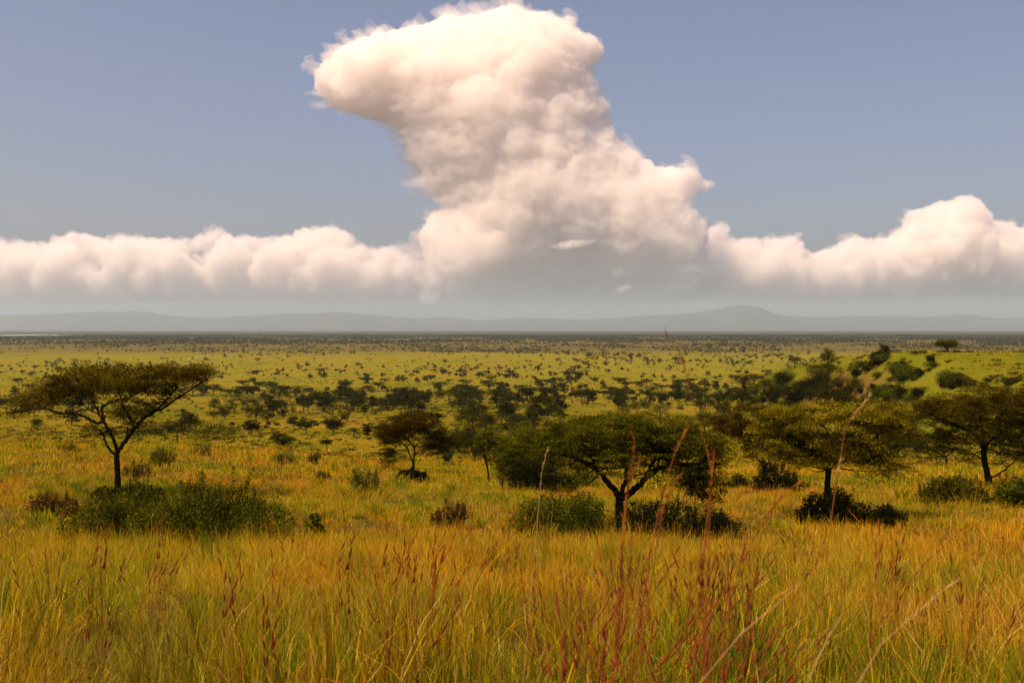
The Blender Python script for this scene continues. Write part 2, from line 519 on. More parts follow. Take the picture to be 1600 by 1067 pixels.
# far hills
def far_hills():
    prof = [(-500, 496), (-100, 494), (0, 492), (60, 490), (150, 486), (200, 488), (270, 496), (330, 498), (420, 494), (480, 489), (515, 486), (560, 491), (620, 496), (700, 497), (760, 499), (830, 496), (900, 498), (960, 496), (1010, 491), (1050, 491), (1085, 488), (1110, 484), (1135, 478), (1155, 475), (1175, 478), (1200, 486), (1230, 494), (1262, 496), (1330, 497), (1420, 496), (1490, 495), (1512, 490), (1535, 495), (1640, 496), (2100, 496)]
    yc = 39000.
    px = np.array([p[0] for p in prof]); hz = (HORIZON - np.array([p[1] for p in prof])) / F * yc
    xs = np.linspace(-33000, 33000, 620)
    ys = np.linspace(33000, 45000, 80)
    X, Y = np.meshgrid(xs, ys)
    u = 800 + F * X / yc
    top = np.interp(u + 14 * (vnoise2(Y / 1500., X / 14000., 9) - .5) * 2, px, hz)
    v = (Y - yc) / 5900.
    prof_y = np.clip(1 - np.abs(v) ** 1.4, 0, 1)
    rid = 1 + .22 * fbm2(X / 3600., Y / 2600., 3, 5) * 2
    front = 1 - .45 * sstep(.2, .9, -v) * vnoise2(X / 3800., Y / 3000., 12)
    Z = -62 + (top + 62) * prof_y * np.clip(rid * front, .2, 1.06) + 150 * fbm2(X / 1300., Y / 1100., 8, 4) * prof_y
    V = np.stack([X, Y, Z], -1).reshape(-1, 3)
    ny, nx = X.shape
    i = np.arange(ny - 1)[:, None] * nx; j = np.arange(nx - 1)[None, :]
    Q = np.stack([i + j, i + j + 1, i + nx + j + 1, i + nx + j], -1).reshape(-1, 4)
    return tag(obj('hills', np_mesh('hills', V, [Q], [M_HILL], smooth=True)), 'hazy blue grey hills with one rounded peak on the horizon', 'hills', kind='structure')
far_hills()

def haze():
    m, nt, out = new_mat('haze_air')
    v = nt.nodes.new('ShaderNodeVolumePrincipled')
    v.inputs['Color'].default_value = (.71, .89, 1.0, 1)
    v.inputs['Density'].default_value = 2.6e-5
    v.inputs['Anisotropy'].default_value = .1
    nt.links.new(v.outputs[0], out.inputs['Volume'])
    a = 58000.; z0, z1 = -70., 1340.
    V = [(sx * a, sy * a, z) for z in (z0, z1) for sy in (-1, 1) for sx in (-1, 1)]
    Q = np.array([[0, 2, 3, 1], [4, 5, 7, 6], [0, 1, 5, 4], [2, 6, 7, 3], [0, 4, 6, 2], [1, 3, 7, 5]])
    tag(obj('haze', np_mesh('haze', V, [Q], [m])), 'pale haze lying over the far plain and hills', 'haze', kind='stuff')
haze()

# ------------------------------------------------------------------ clouds
def cloud_mat(name, density, color=(1.0, .9855, .974)):
    m, nt, out = new_mat(name)
    v = nt.nodes.new('ShaderNodeVolumePrincipled')
    v.inputs['Color'].default_value = (*color, 1)
    v.inputs['Density'].default_value = density
    v.inputs['Anisotropy'].default_value = .0
    nt.links.new(v.outputs[0], out.inputs['Volume'])
    return m

M_VEIL = cloud_mat('cloud_veil', .00045)

def in_poly(px, py, P):
    n = len(P); c = np.zeros(len(px), bool)
    for i in range(n):
        x1, y1 = P[i]; x2, y2 = P[(i + 1) % n]
        if y1 == y2: continue
        c ^= ((y1 > py) != (y2 > py)) & (px < (x2 - x1) * (py - y1) / (y2 - y1) + x1)
    return c

def dist_poly(px, py, P):
    d = np.full(len(px), 1e9)
    for i in range(len(P)):
        a = np.array(P[i], float); b = np.array(P[(i + 1) % len(P)], float)
        ab = b - a; L = (ab ** 2).sum()
        if L == 0: continue
        t = np.clip(((px - a[0]) * ab[0] + (py - a[1]) * ab[1]) / L, 0, 1)
        d = np.minimum(d, np.hypot(px - a[0] - t * ab[0], py - a[1] - t * ab[1]))
    return d

def ico(sub):
    import bmesh
    bm = bmesh.new(); bmesh.ops.create_icosphere(bm, subdivisions=sub, radius=1)
    v = np.array([x.co[:] for x in bm.verts]); f = np.array([[q.index for q in t.verts] for t in bm.faces])
    bm.free(); return v, f
ICO2 = ico(2); ICO1 = ico(1)

def cloud(name, poly, D, n, rmax, depth, voxel_px, mat, seed, label, cat, edge_r=(6, 16), bump=1.0, wisp=1.0, group=None):
    rng = np.random.default_rng(seed)
    P = np.array(poly, float)
    lo, hi = P.min(0), P.max(0)
    q = rng.uniform(lo, hi, (n * 12, 2))
    q = q[in_poly(q[:, 0], q[:, 1], P)][:n]
    d = dist_poly(q[:, 0], q[:, 1], P)
    rad = np.minimum(d * rng.uniform(.8, 1.02, len(q)), rmax * rng.uniform(.5, 1, len(q)))
    half = depth * np.sqrt(np.clip(d / d.max(), 0, 1))
    dep = np.sign(rng.uniform(-1, 1, len(q))) * np.maximum(half - rad, 0) * rng.uniform(.8 if depth > 100 else .25, 1.05, len(q))
    keep = rad > 3
    q, rad, dep = q[keep], rad[keep], dep[keep]
    # billows along the outline
    eq = []; er = []
    for i in range(len(P)):
        a, b = P[i], P[(i + 1) % len(P)]
        L = np.hypot(*(b - a)); t = 0
        while t < L:
            rr = rng.uniform(*edge_r)
            pt = a + (b - a) * (t / L)
            eq.append(pt); er.append(rr); t += rr * .9
    eq = np.array(eq); er = np.array(er)
    cen = P.mean(0)
    # pull billows inward so that they end at the outline
    inner = []; nr_ = []
    for pt, rr in zip(eq, er):
        best = pt; bd = -1
        for ang in np.linspace(0, 2 * np.pi, 12, endpoint=False):
            c = pt + rr * .9 * np.array([np.cos(ang), np.sin(ang)])
            if in_poly(c[:1], c[1:], P)[0]:
                dd = dist_poly(c[:1], c[1:], P)[0]
                if dd > bd: bd, best = dd, c
        inner.append(best); nr_.append(max(min(rr, bd * 1.05), 2.5))
    q = np.vstack([q, inner]); er = np.array(nr_); rad = np.concatenate([rad, er]); dep = np.concatenate([dep, rng.uniform(-1, 1, len(er)) * depth * .12])
    s = D / F
    a = Acc()
    v0, f0 = ICO2
    for (cx, cy), rr, dy in zip(q, rad, dep):
        c = np.array([(cx - 800) * s, dy * s, -(cy - HORIZON) * s])
        a.add(v0 * (rr * s) * np.array([1, 1.0, .95]) + c, f0)
    V = np.vstack(a.v); base = np.array([V[:, 0].mean(), 0, V[:, 2].min()])
    me = np_mesh(name, (V - base), [np.vstack(a.f)])
    tmp = bpy.data.objects.new('tmp', me); COL.objects.link(tmp)
    rm = tmp.modifiers.new('r', 'REMESH'); rm.mode = 'VOXEL'; rm.voxel_size = voxel_px * s; rm.adaptivity = 0
    dg = bpy.context.evaluated_depsgraph_get(); dg.update()
    out = bpy.data.meshes.new_from_object(tmp.evaluated_get(dg))
    bpy.data.objects.remove(tmp); bpy.data.meshes.remove(me)
    nv = len(out.vertices)
    co = np.empty(nv * 3, np.float32); out.vertices.foreach_get('co', co); co = co.reshape(-1, 3).astype(float)
    nr = np.empty(nv * 3, np.float32); out.vertices.foreach_get('normal', nr); nr = nr.reshape(-1, 3).astype(float)
    p = co / s
    disp = 0
    for k, (sc, am) in enumerate(((30., 5.), (15., 4.5), (7.5, 4.6), (4., 3.2), (2.2, 1.6))):
        b = 1 - np.abs(2 * vnoise3(p / sc + 31.7 * k, seed + k) - 1)      # rounded billows
        disp = disp + am * (b - .62)
    co = co + nr * (disp * bump * s)[:, None]
    def clean(src, coords, vox):
        m = src.copy(); m.vertices.foreach_set('co', coords.astype(np.float32).ravel()); m.update()
        t = bpy.data.objects.new('tmp', m); COL.objects.link(t)
        r = t.modifiers.new('r', 'REMESH'); r.mode = 'VOXEL'; r.voxel_size = vox * s
        g = bpy.context.evaluated_depsgraph_get(); g.update()
        res = bpy.data.meshes.new_from_object(t.evaluated_get(g))
        bpy.data.objects.remove(t); bpy.data.meshes.remove(m)
        return res
    src = out
    out = clean(src, co, voxel_px * .8)
    out.name = name
    out.materials.clear(); out.materials.append(mat)
    o = obj(name, out, None, (base[0], D, base[2]))
    # thin fibrous veil round the dense body
    fib = vnoise3(p / np.array([26., 26., 9.]), seed + 40) * .6 + vnoise3(p / np.array([9., 9., 4.]), seed + 41) * .4
    vo = co + nr * ((fib - .45) * 34. * wisp * s)[:, None] + np.array([-1., 0, .35]) * (np.clip(fib - .5, 0, 1) * 30 * wisp * s)[:, None]
    veil = clean(src, vo, voxel_px); veil.name = 'cloud_veil'
    veil.materials.clear(); veil.materials.append(M_VEIL)
    obj('cloud_veil', veil, o)
    return tag(o, label, cat, group)

BIG = [(490, 130), (505, 112), (520, 95), (545, 72), (565, 62), (590, 58), (620, 55), (650, 50), (680, 42), (700, 26), (720, 36), (745, 32), (780, 20), (800, 10), (822, 25), (850, 25), (870, 36), (895, 34), (905, 55), (935, 70), (942, 85), (935, 103), (922, 110), (925, 130), (945, 160), (952, 200), (975, 228), (1000, 250), (1020, 262), (1050, 262), (1080, 265), (1095, 283), (1118, 290), (1085, 303), (1072, 320), (1085, 335), (1105, 350), (1100, 400), (1105, 440), (1090, 468), (1030, 478), (720, 478), (690, 466), (672, 440), (665, 400), (655, 370), (680, 330), (690, 318), (670, 300), (650, 270), (635, 245), (630, 215), (600, 190), (560, 178), (520, 170), (505, 150)]
LEFT = [(-160, 392), (-60, 385), (0, 378), (60, 381), (95, 374), (130, 365), (150, 374), (180, 373), (235, 371), (270, 379), (318, 370), (345, 361), (370, 372), (420, 371), (455, 369), (480, 357), (515, 358), (545, 366), (560, 385), (620, 390), (648, 374), (668, 358), (720, 385), (720, 468), (560, 474), (300, 466), (100, 474), (-160, 468)]
RIGHT = [(980, 405), (1040, 385), (1090, 364), (1138, 350), (1135, 368), (1150, 379), (1200, 376), (1245, 366), (1250, 385), (1270, 397), (1300, 391), (1330, 373), (1355, 378), (1390, 373), (1410, 360), (1418, 330), (1445, 327), (1470, 318), (1505, 303), (1530, 315), (1542, 345), (1570, 350), (1600, 360), (1660, 352), (1740, 380), (1740, 462), (1500, 460), (1300, 468), (1120, 466), (990, 460), (960, 420)]
cloud('cumulonimbus_cloud', BIG, 62000., 1000, 60, 120, 1.6, cloud_mat('storm_cloud', .0017), 11, 'towering white storm cloud with an anvil head leaning left', 'cloud', edge_r=(4, 14), bump=1.15, wisp=1.5)
cloud('cumulus_cloud', LEFT, 66000., 420, 26, 60, 1.5, cloud_mat('low_cloud', .0013), 12, 'long low peach cloud bank left of the storm tower', 'cloud', edge_r=(3, 14), bump=1.5, wisp=.7)
cloud('cumulus_cloud', RIGHT, 65000., 420, 32, 60, 1.5, cloud_mat('right_cloud', .0015), 13, 'low billowing cloud bank with a rounded tower, right of the storm cloud', 'cloud', edge_r=(3, 15), bump=1.5, wisp=.6)

M_SHRED = cloud_mat('cloud_shred', .0022)
cloud('cloud_fragment', [(862, 386), (874, 380), (892, 376), (912, 375), (931, 376), (920, 383), (898, 387), (878, 391)], 51000., 60, 6, 14, .7, M_SHRED, 14, 'small bright sliver of cloud in front of the grey storm base', 'cloud', edge_r=(1.5, 3), bump=.25, wisp=.15)
cloud('cloud_fragment', [(963, 453), (972, 447), (982, 446), (986, 452), (978, 456), (968, 457)], 51000., 30, 4, 8, .7, M_SHRED, 15, 'tiny pale scrap of cloud low over the hills right of centre', 'cloud', edge_r=(1.5, 2.5), bump=.25, wisp=.15)

# ------------------------------------------------------------------ trees
def spray_leaves(rng, centres, radii, per, llen, tilt=.32, thick=.085, tone0=None):
    """flat sprays of small leaves round each centre"""
    radii = radii * 1.2; llen = llen * .85; per = per * 1.35
    n = len(centres)
    k = np.maximum(4, (per * (radii / radii.mean()) ** 2)).astype(int)
    idx = np.repeat(np.arange(n), k)
    N = len(idx)
    a = rng.uniform(0, 2 * np.pi, N); r = np.sqrt(rng.uniform(0, 1, N)) * radii[idx]
    off = np.c_[np.cos(a) * r, np.sin(a) * r, rng.normal(0, thick, N) * radii[idx] - .25 * r * r / radii[idx] * .6]
    tilt_v = rng.normal(0, .28, (n, 2))[idx]
    off[:, 2] += off[:, 0] * tilt_v[:, 0] + off[:, 1] * tilt_v[:, 1]
    C = centres[idx] + off
    T = np.c_[np.cos(a), np.sin(a), rng.normal(0, .25, N)] + rng.normal(0, .5, (N, 3))
    Nn = np.c_[rng.normal(0, tilt, N), rng.normal(0, tilt, N), np.ones(N)]
    L = llen * rng.uniform(.6, 1.5, N); W = L * rng.uniform(.35, .6, N)
    v, f = leaves(C, T, Nn, L, W)
    t = rng.uniform(0, 1, n)[idx] * .7 + rng.uniform(0, 1, N) * .3
    return v, f, np.repeat(t, 4)

def hero_tree(name, label, base_px, limbs, pads, leaf, seed, n_spray=240, per=98, llen=.10, depth=.7, trunk_r=(.17, .13), d=None, twigs=70, spray_r=(.28, .55), group=None):
    """a tree drawn from its limbs and foliage pads: px positions turned to metres at the tree's own distance, spread in depth"""
    rng = np.random.default_rng(seed)
    bx, by = base_px
    if d is None: _, d, _ = ground_at(bx, by)
    s = d / F
    x0 = (bx - 800) * s
    zg = float(H(x0, d))
    zb = -(by - HORIZON) * s
    lift = zg - zb                       # the trunk always reaches the ground
    def P(px, py, dy=0.): return np.array([(px - bx) * s, dy, (by - py) * s])
    xs = np.array([p[0] - p[2] for p in pads] + [p[0] + p[2] for p in pads])
    xm, wm = (xs.min() + xs.max()) / 2, (xs.max() - xs.min()) / 2
    root = empty(name, (x0, d, zb + 0))
    tag(root, label, 'tree', group)
    # trunk
    tr = [P(*q) for q in limbs[0]]
    tr[0] = tr[0] + np.array([0, 0, min(0, lift) - .35])
    acc = Acc(); path = smooth_path(tr, 7)
    acc.add(*tube(path, np.array([trunk_r[0] * 1.3, trunk_r[0], trunk_r[0] * .92, trunk_r[1]]) * .72, 12, .05, rng))
    obj('trunk', acc.mesh('trunk', [M_BARK]), root)
    skel = [path]
    tk = root.children[0]
    for li, lm in enumerate(limbs[1:]):
        dyend = lm[0]; r0 = lm[1]; pts = lm[2]
        n = len(pts)
        pp = np.array([P(px, py, dyend * (i / (n - 1)) ** 1.3) for i, (px, py) in enumerate(pts)])
        pth = smooth_path(pp, 7)
        pth[1:-1] += rng.normal(0, .018, (len(pth) - 2, 3))
        acc = Acc(); acc.add(*tube(pth, np.array([r0, r0 * .75, r0 * .4]) * .85, 8, .05, rng))
        skel.append(pth)
        # side branches off the limb
        for _ in range(2):
            k = rng.integers(len(pth) // 3, len(pth) - 1)
            e = pth[k] + np.array([rng.normal(0, .7), rng.normal(0, .9), abs(rng.normal(.3, .2))]) * min(1., wm * s / 4.)
            mid = (pth[k] + e) / 2 + np.array([0, 0, -.08])
            bp = smooth_path([pth[k], mid, e], 5); skel.append(bp)
            acc.add(*tube(bp, [r0 * .42, r0 * .16], 6, .04, rng))
        obj('limb', acc.mesh('limb', [M_BARK]), tk)
    # foliage
    area = np.array([p[2] * p[3] for p in pads], float); area /= area.sum()
    pick = rng.choice(len(pads), n_spray, p=area)
    pd = np.array([p[:4] for p in pads], float)[pick]
    rr = np.sqrt(rng.uniform(.0, 1, n_spray)); aa = rng.uniform(0, 2 * np.pi, n_spray)
    cx = pd[:, 0] + pd[:, 2] * rr * np.cos(aa); cyy = pd[:, 1] + pd[:, 3] * rr * np.sin(aa)
    dm = depth * wm * np.sqrt(np.clip(1.02 - ((cx - xm) / wm) ** 2, .03, 1)) * s
    dy = rng.uniform(-1, 1, n_spray) * np.maximum(dm, .35)
    top = min(p[1] - p[3] for p in pads)
    C = np.c_[(cx - bx) * s, dy, (by - cyy) * s - .09 * wm * s * (dy / (depth * wm * s)) ** 2]
    rs = rng.uniform(*spray_r, n_spray)
    v, f, t = spray_leaves(rng, C, rs, per, llen)
    hz = (v[:, 2] - v[:, 2].min()) / (np.ptp(v[:, 2]) + 1e-6)
    t = np.clip(t * .8 + (rng.uniform(0, 1, len(f))[:, None] * np.ones(4)).ravel() * .2, 0, 1)
    # twigs carry the sprays
    S = np.vstack(skel[1:] or skel); acc = Acc()
    for i in rng.choice(n_spray, min(twigs, n_spray), replace=False):
        c = C[i]
        dd = np.linalg.norm(S - c, axis=1) + np.where(S[:, 2] > c[2], 2., 0)
        a = S[int(np.argmin(dd))]
        if np.linalg.norm(a - c) > 3.2: continue
        m1 = a * .55 + c * .45 + np.array([0, 0, -.12]) + rng.normal(0, .06, 3)
        acc.add(*tube(smooth_path([a, m1, c], 4), [.032, .02, .009], 5))
    nf = len(f); idx = np.zeros(nf, int)
    if acc.n:
        tv, tf = np.vstack(acc.v), np.vstack(acc.f)
        f = np.vstack([f, tf + len(v)]); v = np.vstack([v, tv]); t = np.concatenate([t, np.zeros(len(tv))])
        idx = np.concatenate([idx, np.ones(len(tf), int)])
    obj('crown', np_mesh('crown', v, [f], [leaf, M_BARK], tone=t, mat_idx=idx), root)
    return root

def Z(ox, oy, k, pts): return [(ox + x * k, oy + y * k) for x, y in pts]
def ZP(ox, oy, k, pads): return [(ox + x * k, oy + y * k, rx * k, ry * k) for x, y, rx, ry in pads]

# left umbrella acacia
o1 = (0, 540, .3)
hero_tree('umbrella_acacia', 'tall umbrella acacia with a wide bronze flat crown on the left of the slope', (182, 776),
    [Z(*o1, [(611, 786), (608, 680), (604, 600), (606, 548)]),
     (.5, .115, Z(*o1, [(612, 556), (640, 510), (690, 440), (742, 378), (800, 335), (850, 285), (905, 215)])),
     (-.7, .07, Z(*o1, [(692, 440), (692, 405), (668, 350), (650, 290), (640, 240), (610, 190)])),
     (.9, .085, Z(*o1, [(742, 380), (790, 350), (850, 318), (960, 240), (1050, 180)])),
     (-.4, .10, Z(*o1, [(606, 552), (598, 510), (575, 452), (540, 388), (515, 330), (495, 290), (500, 240)])),
     (.8, .07, Z(*o1, [(540, 388), (525, 325), (560, 300), (630, 278), (700, 250), (760, 205)])),
     (-.9, .08, Z(*o1, [(545, 395), (500, 400), (440, 365), (375, 352), (310, 345), (265, 322), (180, 330), (95, 345)])),
     (.6, .05, Z(*o1, [(375, 352), (420, 335), (470, 330), (430, 290), (380, 230)])),
     (.35, .075, Z(*o1, [(600, 570), (570, 548), (545, 515), (525, 470), (500, 440), (470, 430)])),
     (-1.2, .07, Z(*o1, [(650, 290), (690, 260), (720, 225), (760, 170)])),
     (-.2, .05, Z(*o1, [(640, 505), (660, 465), (668, 430), (640, 420)]))],
    ZP(*o1, [(700, 125, 350, 32), (470, 140, 150, 45), (900, 125, 200, 40), (1020, 140, 110, 30), (960, 180, 90, 28), (560, 190, 260, 45), (330, 195, 150, 42), (230, 240, 130, 42), (150, 285, 75, 38), (110, 325, 45, 16), (760, 190, 200, 38), (380, 230, 120, 30), (860, 255, 60, 32), (290, 365, 60, 16), (560, 415, 110, 18), (470, 440, 50, 16), (740, 300, 80, 22), (600, 355, 40, 14), (770, 355, 70, 12)]),
    M_LEAF_BROWN, 101, n_spray=480, per=80, llen=.11, depth=.62, trunk_r=(.185, .15), twigs=150)

# tree on the termite mound
o2 = (560, 600, 160 / 948)
hero_tree('umbrella_acacia', 'domed acacia with a bronze top growing out of a dark earth mound', (645, 736),
    [Z(*o2, [(505, 800), (508, 740), (500, 705)]),
     (-.4, .10, Z(*o2, [(500, 715), (480, 670), (462, 610), (430, 565), (390, 530), (320, 470)])),
     (.5, .10, Z(*o2, [(505, 715), (517, 650), (515, 600), (480, 550), (440, 500), (400, 420)])),
     (.3, .07, Z(*o2, [(517, 660), (545, 635), (600, 610), (690, 560), (760, 520)])),
     (-.8, .06, Z(*o2, [(516, 610), (540, 560), (600, 480), (640, 400)])),
     (-.2, .045, Z(*o2, [(460, 630), (400, 612), (340, 618), (280, 650), (265, 720)]))],
    ZP(*o2, [(480, 310, 190, 40), (380, 330, 160, 45), (590, 350, 160, 50), (300, 420, 140, 70), (230, 470, 75, 80), (480, 410, 200, 60), (680, 420, 130, 60), (740, 500, 110, 60), (800, 560, 90, 60), (640, 530, 90, 50), (330, 510, 120, 50), (270, 620, 60, 50), (265, 690, 45, 40), (270, 750, 35, 35), (740, 600, 80, 35)]),
    M_LEAF_BROWN, 102, n_spray=620, per=98, llen=.10, depth=.75, trunk_r=(.16, .13), twigs=90, spray_r=(.25, .5))

# low spreading tree, centre right
o3 = (780, 600, .25)
hero_tree('umbrella_acacia', 'low spreading green acacia with a forked black trunk behind tall rust stalks', (968, 832),
    [Z(*o3, [(756, 925), (752, 800), (752, 720), (758, 690)]),
     (-.3, .13, Z(*o3, [(748, 700), (700, 640), (650, 575), (600, 528), (540, 490), (460, 455), (380, 430)])),
     (.6, .10, Z(*o3, [(765, 695), (785, 640), (800, 580), (796, 500), (780, 420), (760, 330)])),
     (-.5, .14, Z(*o3, [(768, 720), (820, 680), (880, 620), (935, 560), (1000, 515), (1090, 490), (1180, 495)])),
     (.8, .08, Z(*o3, [(930, 565), (960, 510), (1010, 440), (1060, 360)])),
     (-.8, .08, Z(*o3, [(602, 530), (580, 470), (520, 400), (440, 330)])),
     (.2, .06, Z(*o3, [(1150, 495), (1230, 520), (1270, 580), (1290, 650), (1285, 710)])),
     (.0, .04, Z(*o3, [(1180, 500), (1190, 560), (1195, 640), (1215, 705)]))],
    ZP(*o3, [(800, 215, 340, 42), (600, 240, 300, 42), (1000, 210, 240, 40), (480, 300, 260, 50), (800, 310, 420, 60), (1120, 290, 240, 60), (350, 330, 170, 60), (1280, 360, 150, 60), (560, 400, 330, 60), (900, 410, 350, 55), (240, 400, 120, 60), (1180, 440, 200, 50), (1380, 440, 90, 55), (400, 470, 200, 40), (760, 470, 150, 30), (1050, 500, 120, 30), (1260, 540, 90, 55), (1300, 620, 70, 60), (1280, 690, 45, 40), (1200, 620, 35, 60), (1350, 580, 60, 40)]),
    M_LEAF_GREEN, 103, n_spray=560, per=133, llen=.075, depth=.62, trunk_r=(.19, .16), twigs=170, spray_r=(.22, .45))

# sunlit tree, right
o4 = (1180, 600, 260 / 1156)
hero_tree('umbrella_acacia', 'sunlit acacia with a pale flecked top and straight leaning trunk', (1294, 812),
    [Z(*o4, [(495, 960), (500, 860), (505, 760), (508, 680), (515, 580)]),
     (-.4, .12, Z(*o4, [(512, 600), (500, 540), (440, 480), (360, 430), (260, 380), (140, 330)])),
     (.4, .11, Z(*o4, [(520, 590), (540, 520), (545, 440), (520, 340), (470, 240)])),
     (-.6, .10, Z(*o4, [(525, 580), (570, 540), (650, 470), (740, 400), (860, 320)])),
     (.7, .07, Z(*o4, [(540, 500), (600, 430), (660, 330), (700, 230)])),
     (-.3, .055, Z(*o4, [(600, 520), (680, 530), (760, 560), (860, 555)])),
     (.5, .06, Z(*o4, [(450, 490), (380, 400), (330, 300), (280, 210)]))],
    ZP(*o4, [(450, 155, 320, 38), (280, 190, 200, 50), (680, 165, 220, 38), (920, 160, 140, 42), (150, 260, 130, 70), (420, 240, 300, 50), (60, 330, 60, 60), (720, 240, 230, 55), (950, 230, 130, 55), (240, 370, 200, 60), (480, 390, 220, 60), (760, 350, 170, 60), (990, 310, 90, 60), (150, 450, 120, 50), (400, 470, 180, 45), (720, 460, 190, 60), (820, 540, 120, 45), (620, 500, 150, 40), (900, 440, 80, 50), (960, 545, 40, 20), (290, 540, 60, 30)]),
    M_LEAF_LIGHT, 104, n_spray=620, per=125, llen=.085, depth=.65, trunk_r=(.17, .15), twigs=140, spray_r=(.24, .48))

# bronze tree at the right edge
o5 = (1400, 530, 200 / 790)
hero_tree('umbrella_acacia', 'bronze acacia with a thick twisted trunk at the right edge of the slope', (1548, 764),
    [Z(*o5, [(590, 925), (570, 830), (550, 740), (545, 660)]),
     (-.4, .13, Z(*o5, [(548, 690), (520, 630), (470, 580), (390, 540), (300, 500), (180, 450)])),
     (.5, .12, Z(*o5, [(552, 680), (580, 640), (640, 590), (720, 540), (820, 480)])),
     (.0, .09, Z(*o5, [(545, 670), (540, 580), (520, 480), (480, 400)])),
     (-.3, .07, Z(*o5, [(580, 870), (640, 830), (690, 790), (740, 740), (790, 700)])),
     (.4, .05, Z(*o5, [(545, 740), (500, 720), (440, 700), (380, 690)])),
     (.6, .06, Z(*o5, [(640, 590), (660, 520), (700, 430), (760, 360)]))],
    ZP(*o5, [(600, 340, 260, 40), (330, 380, 200, 40), (780, 340, 160, 50), (480, 420, 320, 60), (700, 450, 260, 70), (200, 430, 120, 50), (400, 520, 220, 45), (640, 540, 220, 50), (840, 500, 140, 80), (280, 590, 150, 30), (420, 600, 120, 30), (680, 610, 90, 50), (760, 690, 90, 60), (830, 620, 90, 60), (380, 690, 70, 25), (560, 290, 90, 30)]),
    M_LEAF_BROWN, 105, n_spray=820, per=118, llen=.095, depth=.65, trunk_r=(.26, .20), twigs=130, spray_r=(.26, .5))

# bronze tree behind, between the spreading tree and the sunlit tree
o6 = (1100, 590, 160 / 854)
hero_tree('umbrella_acacia', 'smaller bronze acacia behind, between the low spreading and the sunlit tree', (1198, 752),
    [Z(*o6, [(520, 850), (505, 770), (485, 710)]),
     (-.4, .08, Z(*o6, [(488, 720), (455, 680), (420, 640), (360, 560), (290, 480)])),
     (.5, .07, Z(*o6, [(495, 730), (510, 650), (500, 560), (470, 450)])),
     (.0, .07, Z(*o6, [(505, 760), (560, 680), (610, 600), (680, 520)]))],
    ZP(*o6, [(330, 250, 180, 40), (230, 330, 160, 40), (100, 360, 110, 40), (420, 320, 190, 60), (300, 420, 160, 50), (450, 460, 150, 60), (600, 380, 180, 100), (420, 600, 90, 60), (640, 540, 130, 80), (180, 450, 110, 40)]),
    M_LEAF_BROWN, 106, n_spray=380, per=98, llen=.11, depth=.7, trunk_r=(.14, .10), twigs=80, spray_r=(.3, .55))

# dark dense tree left of the spreading tree
o7 = (720, 620, 200 / 1334)
hero_tree('thicket_tree', 'dense dark green tree with low skirts casting black shade beside the spreading tree', (842, 762),
    [Z(*o7, [(800, 950), (800, 860), (790, 760)]),
     (-.4, .10, Z(*o7, [(790, 790), (720, 700), (620, 620), (500, 560)])),
     (.4, .10, Z(*o7, [(795, 780), (860, 690), (920, 600), (1000, 500)])),
     (.0, .09, Z(*o7, [(790, 780), (780, 660), (760, 540), (720, 430)]))],
    ZP(*o7, [(620, 420, 240, 60), (800, 380, 260, 70), (980, 330, 200, 60), (500, 520, 160, 70), (700, 540, 260, 80), (940, 480, 240, 90), (440, 620, 110, 70), (600, 660, 190, 80), (820, 660, 220, 100), (560, 780, 190, 90), (780, 800, 220, 110), (900, 830, 120, 100), (480, 720, 110, 80), (1100, 430, 160, 90)]),
    M_LEAF_GREEN, 107, n_spray=560, per=118, llen=.105, depth=.75, trunk_r=(.2, .16), twigs=60, spray_r=(.32, .6))
hero_tree('thicket_tree', 'thin sparse upright tree on the left flank of the dense dark tree', (764, 756),
    [Z(*o7, [(292, 890), (285, 800), (265, 690), (250, 600), (235, 520)]),
     (-.3, .05, Z(*o7, [(262, 680), (230, 600), (205, 520), (190, 440)])),
     (.3, .05, Z(*o7, [(255, 620), (290, 540), (310, 450), (330, 380)])),
     (.0, .04, Z(*o7, [(245, 560), (240, 470), (250, 390)]))],
    ZP(*o7, [(260, 380, 80, 40), (320, 420, 80, 60), (215, 470, 45, 60), (240, 530, 60, 50), (330, 520, 60, 60), (300, 620, 50, 60), (210, 590, 30, 40)]),
    M_LEAF_GREEN, 108, n_spray=95, per=56, llen=.10, depth=.8, trunk_r=(.10, .05), twigs=50, spray_r=(.22, .42))

# tree on the crest of the spur, right
_, dh, _ = 0, 246., 0
hx_ = (1483 - 800) / F * dh
hpy = HORIZON - F * float(H(hx_, dh)) / dh
def hill(pts): return [(1400 + x * .2532, hpy - (105 - y) * .2532) for x, y in pts]
hero_tree('umbrella_acacia', 'lone small umbrella tree standing on the crest of the green spur', (1483, hpy),
    [hill([(322, 106), (318, 92), (318, 80)]),
     (-.8, .13, hill([(318, 84), (300, 75), (285, 62), (268, 52)])),
     (.9, .13, hill([(318, 84), (330, 72), (348, 60), (365, 48)])),
     (.2, .10, hill([(318, 82), (318, 66), (312, 48)]))],
    [(1400 + x * .2532, hpy - (105 - y) * .2532, rx * .2532, ry * .2532) for x, y, rx, ry in [(312, 38, 55, 9), (275, 52, 30, 12), (350, 50, 30, 14), (312, 50, 45, 10), (335, 60, 30, 8)]],
    M_LEAF_GREEN, 109, n_spray=150, per=62, llen=.22, depth=.8, trunk_r=(.3, .22), twigs=30, spray_r=(.5, .9), d=dh)

